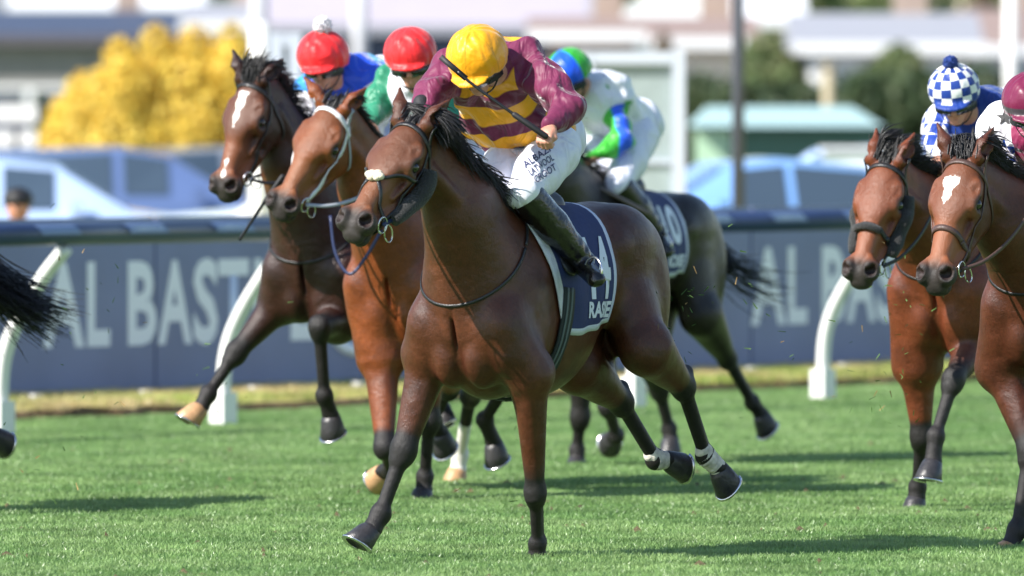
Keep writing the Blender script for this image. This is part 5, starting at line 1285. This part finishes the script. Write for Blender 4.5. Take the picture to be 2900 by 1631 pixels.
def framed(x0, x1, yt, d, label, cross=True):
    a = atd(x0, yt, d); b = atd(x1, yt, d); c = (a + b) / 2; w = (b.x - a.x) / 2; o = empty('signboard', (c.x, d, 0)); tag(o, label, 'sign'); z = a.z
    for y in (-1, 1): solid('post', M['frame_white'], o, (y * (w - .05), 0, z / 2), (.055, .05, z / 2))
    solid('top_rail', M['frame_white'], o, (0, 0, z - .055), (w - .108, .045, .053)); solid('bottom_rail', M['frame_white'], o, (0, 0, .45), (w - .108, .045, .05))
    if cross: solid('cross_rail', M['frame_white'], o, (0, .01, z * .62), (w - .108, .02, .02))
    solid('panel', M['sign_back'], o, (0, .035, (z + .45) / 2), (w - .108, .010, (z - .45) / 2 - .055)); return o
framed(1460, 1722, 128, 95, 'large white-framed sign seen from behind, right of the yellow-capped jockey')
framed(680, 757, 84, 97, 'pale grey panel standing beside the thick white post', False)
# crouching spectator behind the board, dark cap
sp = empty('person', (atd(45, 500, 84).x, 84, 0)); tag(sp, 'spectator in a dark cap and jacket low behind the hoarding at the left edge', 'person')
Fp = Field((-.35, -.3, -.02), (.35, .3, 1.5), .014)
Fp.ell((0, 0, 1.25), (.085, .10, .12), k=.02); Fp.cone((0, 0, 1.12), (0, 0, 1.05), .05, .06, .03); Fp.cone((-.15, 0, .98), (.15, 0, .98), .085, .085, .05); Fp.cone((0, 0, .95), (0, .02, .5), .15, .15, .05); Fp.ell((0, -.10, 1.22), (.015, .03, .02), k=.015)
for y in (-1, 1): Fp.cone((y * .19, 0, .97), (y * .24, -.1, .72), .055, .045, .03); Fp.cone((y * .24, -.1, .72), (y * .1, -.25, .88), .045, .03, .02); Fp.cone((y * .09, .02, .5), (y * .12, -.2, .42), .09, .07, .04); Fp.cone((y * .12, -.2, .42), (y * .12, .05, .04), .07, .04, .03)
me = cleaned(Fp, 'body'); link('body', me, sp, M['skin'])
Fp = Field((-.38, -.35, .3), (.38, .3, 1.5), .014); Fp.cone((-.15, 0, .98), (.15, 0, .98), .10, .10, .05); Fp.cone((0, 0, .95), (0, .02, .5), .17, .17, .05)
for y in (-1, 1): Fp.cone((y * .19, 0, .97), (y * .24, -.1, .72), .07, .06, .03); Fp.cone((y * .24, -.1, .72), (y * .12, -.22, .86), .06, .045, .02)
link('jacket', cleaned(Fp, 'jacket'), sp, mat('dark_jacket', (.02, .03, .05), .8))
mb = MB(); mb.sphere((0, .01, 1.30), (.115, .125, .09), 8); mb.box((0, -.14, 1.29), (.07, .06, .008)); mb.build('cap', M['strap_black'], sp)

# foliage
def leaf_mat(name, c1, c2, c3, sc=1.2):
    m = bpy.data.materials.new(name); m.use_nodes = True; k = NT(m); g = k.node('ShaderNodeNewGeometry')
    c = k.mix(k.ramp(k.noise(sc, 3, g.outputs['Position']), .35, .65), c1, c2); c = k.mix(k.ramp(g.outputs['Random Per Island'], .6, 1), c, c3)
    k.L(c, k.b.inputs['Base Color']); k.b.inputs['Roughness'].default_value = .6
    tr = k.node('ShaderNodeBsdfTranslucent'); k.L(c, tr.inputs[0]); mx = k.node('ShaderNodeMixShader'); mx.inputs[0].default_value = .3
    out = m.node_tree.nodes['Material Output']; k.L(k.b.outputs[0], mx.inputs[1]); k.L(tr.outputs[0], mx.inputs[2]); k.L(mx.outputs[0], out.inputs[0]); return m
M['gold'] = leaf_mat('golden_conifer_leaves', (.82, .60, .09), (.92, .68, .12), (.58, .50, .08), 1.6); M['hedge'] = leaf_mat('dark_hedge_leaves', (.035, .065, .025), (.06, .10, .035), (.10, .12, .05))
M['olive'] = leaf_mat('olive_green_leaves', (.10, .16, .05), (.17, .22, .08), (.24, .24, .12)); M['twig'] = leaf_mat('brown_twiggy_leaves', (.20, .15, .10), (.27, .20, .14), (.14, .13, .08)); M['bark'] = mat('brown_bark', (.12, .08, .05), .9, bump=1, bscale=20)
def foliage(name, lobes, m, parent, n, ls, seed=1):
    r = np.random.RandomState(seed); L = np.array(lobes, float); wt = (L[:, 3] * L[:, 4] * L[:, 5]) ** .66; idx = r.choice(len(L), n, p=wt / wt.sum())
    d = r.normal(size=(n, 3)); d /= np.linalg.norm(d, axis=1)[:, None]; rad = r.uniform(.55, 1.04, n) ** .6; c = L[idx, :3] + d * L[idx, 3:6] * rad[:, None]
    t = r.normal(size=(n, 3)); t /= np.linalg.norm(t, axis=1)[:, None]; u = d + r.normal(size=(n, 3)) * .5; a = np.cross(u, t); a /= np.linalg.norm(a, axis=1)[:, None]; b = np.cross(u, a); b /= np.linalg.norm(b, axis=1)[:, None]
    s = ls * r.uniform(.5, 1.3, n)[:, None]; V = np.stack([c - a * s, c - b * s * .5, c + a * s, c + b * s * .5], 1).reshape(-1, 3)
    me = np_mesh(name, V, np.arange(4 * n).reshape(n, 4), False); return link(name, me, parent, m)
def bush(name, x0, x1, yt, d, m, label, cat, n=9000, ls=.05, group=None, seed=3, base=0, trunk=True, lob=None):
    a = atd(x0, yt, d); b = atd(x1, yt, d); w = (b.x - a.x) / 2; H = a.z; o = empty(name, ((a.x + b.x) / 2, d, 0)); tag(o, label, cat, group); r = random.Random(seed)
    if lob: L = lob(w, H)
    else:
        L = [(0, 0, H * .55, w * .75, w * .6, H * .42)]
        for i in range(16): t = r.uniform(-1, 1); L.append((t * w * .75, r.uniform(-.5, .3) * w * .5, base + r.uniform(.25, .85) * (H - base) * (1 - .25 * t * t), w * .3, w * .3, H * .14))
    foliage('crown', L, m, o, n, ls, seed)
    mb = MB(); mb.tube([(0, 0, 0), (.03, 0, H * .35), (-.02, 0, H * .7)], [w * .08 + .04, w * .06 + .03, .02], 8)
    for i in range(7): a_ = r.uniform(0, 6.28); mb.tube([(0, 0, H * r.uniform(.08, .4)), (math.cos(a_) * w * .5, math.sin(a_) * w * .4, H * r.uniform(.5, .8))], [.04, .012], 6)
    mb.build('trunk', M['bark'], o); return o
def gold_lobes(w, H):
    L = [(0, 0, H * .42, w * .85, w * .5, H * .42), (w * .35, 0, H * .60, w * .6, w * .45, H * .36), (-w * .35, 0, H * .5, w * .5, w * .4, H * .33)]; r = random.Random(12)
    for i in range(60):
        t = r.uniform(-1, 1); top = H * (1.0 - .42 * max(0, -t) ** 1.6); z = r.uniform(.15, .93) * top; L.append((t * w * .88 , r.uniform(-.6, .3) * w * .5, z, w * .22, w * .2, H * .13))
    for i in range(5): t = -.6 + i * .33; L.append((t * w, -.1, H * (1.0 - .42 * max(0, -t) ** 1.6) - .16, w * .16, w * .1, H * .10))
    return L
bush('golden_conifer', 96, 660, 84, 124, M['gold'], 'big golden-yellow conifer shrub standing behind the parked cars', 'shrub', 52000, .05, lob=gold_lobes)
bush('dark_shrub', 72, 135, 205, 128, M['hedge'], 'small dark green shrub left of the golden conifer', 'shrub', 3000, .05)
def hedge(x0, x1, yt, d, label, m, n, seed):
    a = atd(x0, yt, d); b = atd(x1, yt, d); o = empty('hedge', ((a.x + b.x) / 2, d, 0)); tag(o, label, 'hedge'); w = (b.x - a.x) / 2; H = a.z; r = random.Random(seed)
    nl = int(2 * w / .3) + 1; L = [(-w + 2 * w * i / nl + r.uniform(-.1, .1), r.uniform(-.2, .2), H * zz * r.uniform(.92, 1.05), .45, .5, H * .24) for i in range(nl + 1) for zz in (.28, .52, .76)]
    foliage('leaves', L, m, o, n, .09, seed); mb = MB()
    for i in range(int(2 * w / 1.2)): x = -w + .6 + i * 1.2; mb.tube([(x, 0, 0), (x + .1, 0, H * .6)], [.05, .02], 6)
    mb.build('stems', M['bark'], o)
bush('tree', 1790, 2090, 60, 176, M['olive'], 'olive tree rising between the dark pole and the grey roof', 'tree', 7000, .10, seed=31)
bush('tree', 1610, 1730, 70, 170, M['twig'], 'tan leafless shrub behind the white-framed sign', 'tree', 5000, .09, seed=32)
bush('tree', 2120, 2400, 95, 168, M['olive'], 'green tree in front of the grey roof, left of the checked cap', 'tree', 6000, .09, seed=33)
car(P0(330, 121), R(8), 'navy', 'navy hatchback between the pale blue car and the grey one', 'hatch')
hedge(1700, 2130, 188, 160, 'dark green hedge right of the white-framed sign', M['hedge'], 14000, 4)
hedge(2120, 2620, 172, 160, 'dense dark hedge behind the checked cap at the right', M['hedge'], 15000, 6)
bush('tree', 1390, 1610, -150, 250, M['olive'], 'olive green tree above the yellow-capped jockey, left of the white gable', 'tree', 9000, .16, seed=7)
bush('tree', 2380, 2560, -60, 190, M['twig'], 'brown half-bare tree behind the checked cap', 'tree', 5000, .10, seed=8)
bush('tree', 1905, 2010, 60, 185, M['twig'], 'beige bare bush between the dark pole and the grey roof', 'tree', 3500, .09, seed=9)
bush('tree', 880, 1060, -260, 270, M['olive'], 'pale green tree top above the purple-grey roof', 'tree', 6000, .18, seed=10)
bush('tree', 2150, 2330, -200, 290, M['olive'], 'light green tree behind the grey roof on the right', 'tree', 6000, .18, seed=14)
# far woods that read as one mass
r5 = random.Random(77); L = []
for i in range(150):
    x = -150 + i * 2 + r5.uniform(-1, 1); L.append((x, 330 + r5.uniform(-8, 8), r5.uniform(2, 4), 3.2, 3.2, r5.uniform(2.5, 4.5)))
tag(foliage('far_woods', L, M['olive'], None, 42000, .55, 5), 'far line of olive green trees behind the houses', 'woods', kind='stuff')
# houses
M['w_cream'] = mat('cream_render', (.72, .66, .56), .9, var=.05); M['w_white'] = mat('white_weatherboard', (.80, .80, .80), .7); M['w_grey'] = mat('grey_brown_wall', (.24, .23, .22), .9, var=.12, vscale=3); M['w_navy'] = mat('navy_grey_cladding', (.055, .075, .125), .6, var=.08)
M['w_brown'] = mat('light_brown_brick', (.38, .29, .24), .9, var=.15, vscale=4); M['r_purple'] = mat('purple_grey_roof', (.42, .38, .43), .8, var=.06, vscale=2); M['r_grey'] = mat('mid_grey_roof', (.30, .31, .35), .8, var=.08); M['r_brown'] = mat('brown_tile_roof', (.27, .20, .18), .9, var=.12); M['r_white'] = mat('white_metal_roof', (.82, .82, .84), .5); M['win'] = mat('house_window_glass', (.05, .07, .10), .08, spec=.8); M['door'] = mat('dark_door', (.06, .05, .05), .5)
def house(x0, x1, ye, yr, d, wall, roof, label, gable='x', depth=7, rz=0, wins=3, name='house', fascia=None):
    """x0..x1 wall edges, ye eave height, yr ridge height as seen; gable 'x' = ridge across the view, 'y' = gable end faces us"""
    a = atd(x0, ye, d); b = atd(x1, ye, d); w = (b.x - a.x) / 2; ze = a.z; zr = atd(x0, yr, d).z; o = empty(name, ((a.x + b.x) / 2, d + depth / 2, 0), rz); tag(o, label, 'house'); h = depth / 2
    solid('wall', wall, o, (0, 0, ze / 2), (w, h, ze / 2))
    mb = MB(); ov = .35
    if gable == 'x': V = [(-w - ov, -h - ov, ze + .003), (w + ov, -h - ov, ze + .003), (w + ov, h + ov, ze + .003), (-w - ov, h + ov, ze + .003), (-w - ov, 0, zr), (w + ov, 0, zr)]
    else: V = [(-w - ov, -h - ov, ze + .003), (-w - ov, h + ov, ze + .003), (w + ov, h + ov, ze + .003), (w + ov, -h - ov, ze + .003), (0, -h - ov, zr), (0, h + ov, zr)]
    mb.V = [Vector(v) for v in V]
    for f in (((0, 1, 2, 3), (0, 1, 5, 4), (3, 2, 5, 4), (0, 3, 4), (1, 2, 5))) if gable == 'x' else (((0, 1, 2, 3), (0, 1, 5, 4), (3, 2, 5, 4), (0, 3, 4), (1, 2, 5))): mb.face(f)
    rf = mb.build('roof', roof, o, smooth=False); solid('chimney', M['w_brown'], rf, (w * .4, .4, zr - .1), (.25, .25, .5))
    solid('fascia', fascia or M['w_white'], o, (0, -h - ov - .03, ze + .02), (w + ov, .025, .09))
    for i in range(wins):
        x = -w + (i + .5) * 2 * w / wins; zc = ze * .55; f = solid('window', M['w_white'], o, (x, -h - .02, zc), (.5, .03, .5)); solid('pane', M['win'], f, (x, -h - .055, zc), (.42, .01, .42)); 
    solid('door', M['door'], o, (w * .08, -h - .02, 1.0), (.42, .03, 1.0)); return o
house(-60, 470, 102, 24, 215, M['w_grey'], M['w_navy'], 'low grey-brown building with dark navy roof band behind the golden conifer', depth=4, wins=4, fascia=mat('dull_fascia', (.10, .09, .11), .8))
house(60, 470, 30, -60, 240, M['w_white'], M['r_white'], 'white roofed shed seen over the dark navy roof at the top left', gable='x', depth=6, wins=2)
house(-300, 60, 60, -120, 262, M['w_white'], M['r_grey'], 'grey roofed house at the top left corner', gable='y', wins=2)
house(500, 660, 70, 5, 205, M['w_white'], M['r_grey'], 'small pale house with pale roof left of the thick white post', depth=5, wins=1)
house(700, 1430, 78, -70, 200, M['w_navy'], M['r_purple'], 'wide house with a purple-grey roof and dark navy walls above the red caps', depth=9, wins=0, fascia=M['r_grey'])
house(1330, 1460, 85, -30, 230, M['w_cream'], M['r_grey'], 'narrow pale house right of the purple-grey roof', wins=1)
house(1380, 1600, 95, 40, 185, M['w_brown'], M['r_brown'], 'light brown brick house behind the blue and green cap', depth=5, wins=2)
house(1560, 1850, 60, -60, 225, M['w_white'], M['r_white'], 'white gabled house above the white-framed sign', gable='y', wins=0)
house(1690, 1860, 112, 40, 178, M['w_cream'], M['r_brown'], 'cream house with a brown hipped roof left of the dark pole', depth=5, wins=1)
house(1880, 1990, 60, -40, 240, M['w_cream'], M['r_white'], 'white roofed house immediately right of the dark pole', wins=1)
house(2050, 2420, 125, 30, 172, M['w_white'], M['r_grey'], 'white weatherboard house with a wide grey roof on the right', depth=6, wins=2)
house(2470, 2640, 130, 20, 182, M['w_white'], M['r_brown'], 'white house with a brown roof at the right edge', depth=6, wins=1)
fence = empty('timber_fence', (atd(80, 200, 150).x, 150, 0)); tag(fence, 'dark navy timber fence behind the white signs at the left', 'fence')
for i in range(26): solid('paling', M['w_navy'], fence, (-3.4 + i * .27, 0, .95 + .01 * (i % 3)), (.128, .012, .95 + .01 * (i % 3)))
for z in (.5, 1.5): solid('rail', M['pole_dark'], fence, (0, .05, z), (3.5, .03, .04))
for x, y0, y1 in ((40, 262, 308), (30, 328, 372)):
    a = atd(x, y0, 126); b = atd(x, y1, 126); o = empty('notice_board', (a.x, 126 + (y0 > 300) * .8, 0)); tag(o, 'small white notice board on a post at the left edge, the %s of two' % ('upper' if y0 < 300 else 'lower'), 'sign')
    solid('board', M['wood_white'], o, (0, 0, (a.z + b.z) / 2), (.24, .02, (a.z - b.z) / 2)); solid('post', M['pole_dark'], o, (0, .05, b.z / 2 + .1), (.03, .03, b.z / 2 + .1))
# low teal roofed kiosk and green wall
o = empty('kiosk', (atd(1975, 300, 140).x, 140, 0)); tag(o, 'low green kiosk with a long pale teal roof behind the blue car', 'kiosk'); w = (atd(2200, 300, 140).x - atd(1720, 300, 140).x) / 2; zt = atd(0, 268, 140).z; zb_ = atd(0, 318, 140).z
solid('wall', mat('dark_green_wall', (.07, .16, .12), .7), o, (.2, 0, zb_ / 2), (w * .75, 1.2, zb_ / 2)); mb = MB(); mb.V = [Vector(v) for v in ((-w, -1.6, zb_ + .003), (w, -1.6, zb_ + .003), (w, 1.6, zb_ + .003), (-w, 1.6, zb_ + .003), (-w * .82, 0, zt), (w * .70, 0, zt))]
for f in ((0, 1, 2, 3), (0, 1, 5, 4), (3, 2, 5, 4), (0, 3, 4), (1, 2, 5)): mb.face(f)
mb.build('roof', mat('pale_teal_roof', (.36, .52, .52), .6), o, smooth=False); solid('side_panel', mat('light_green_panel', (.42, .62, .42), .7), o, (-w * .78, -1.25, zb_ * .5), (w * .18, .03, zb_ * .48))
o = empty('utility_cabinet', (atd(2180, 420, 112).x, 112, 0)); tag(o, 'grey-green utility cabinet left of the red bay horse', 'cabinet'); zt = atd(0, 378, 112).z; solid('box', mat('grey_green_cabinet', (.36, .42, .36), .6), o, (0, 0, zt / 2), (.42, .3, zt / 2)); solid('lid', M['leg_white'], o, (0, 0, zt + .02), (.46, .34, .018))
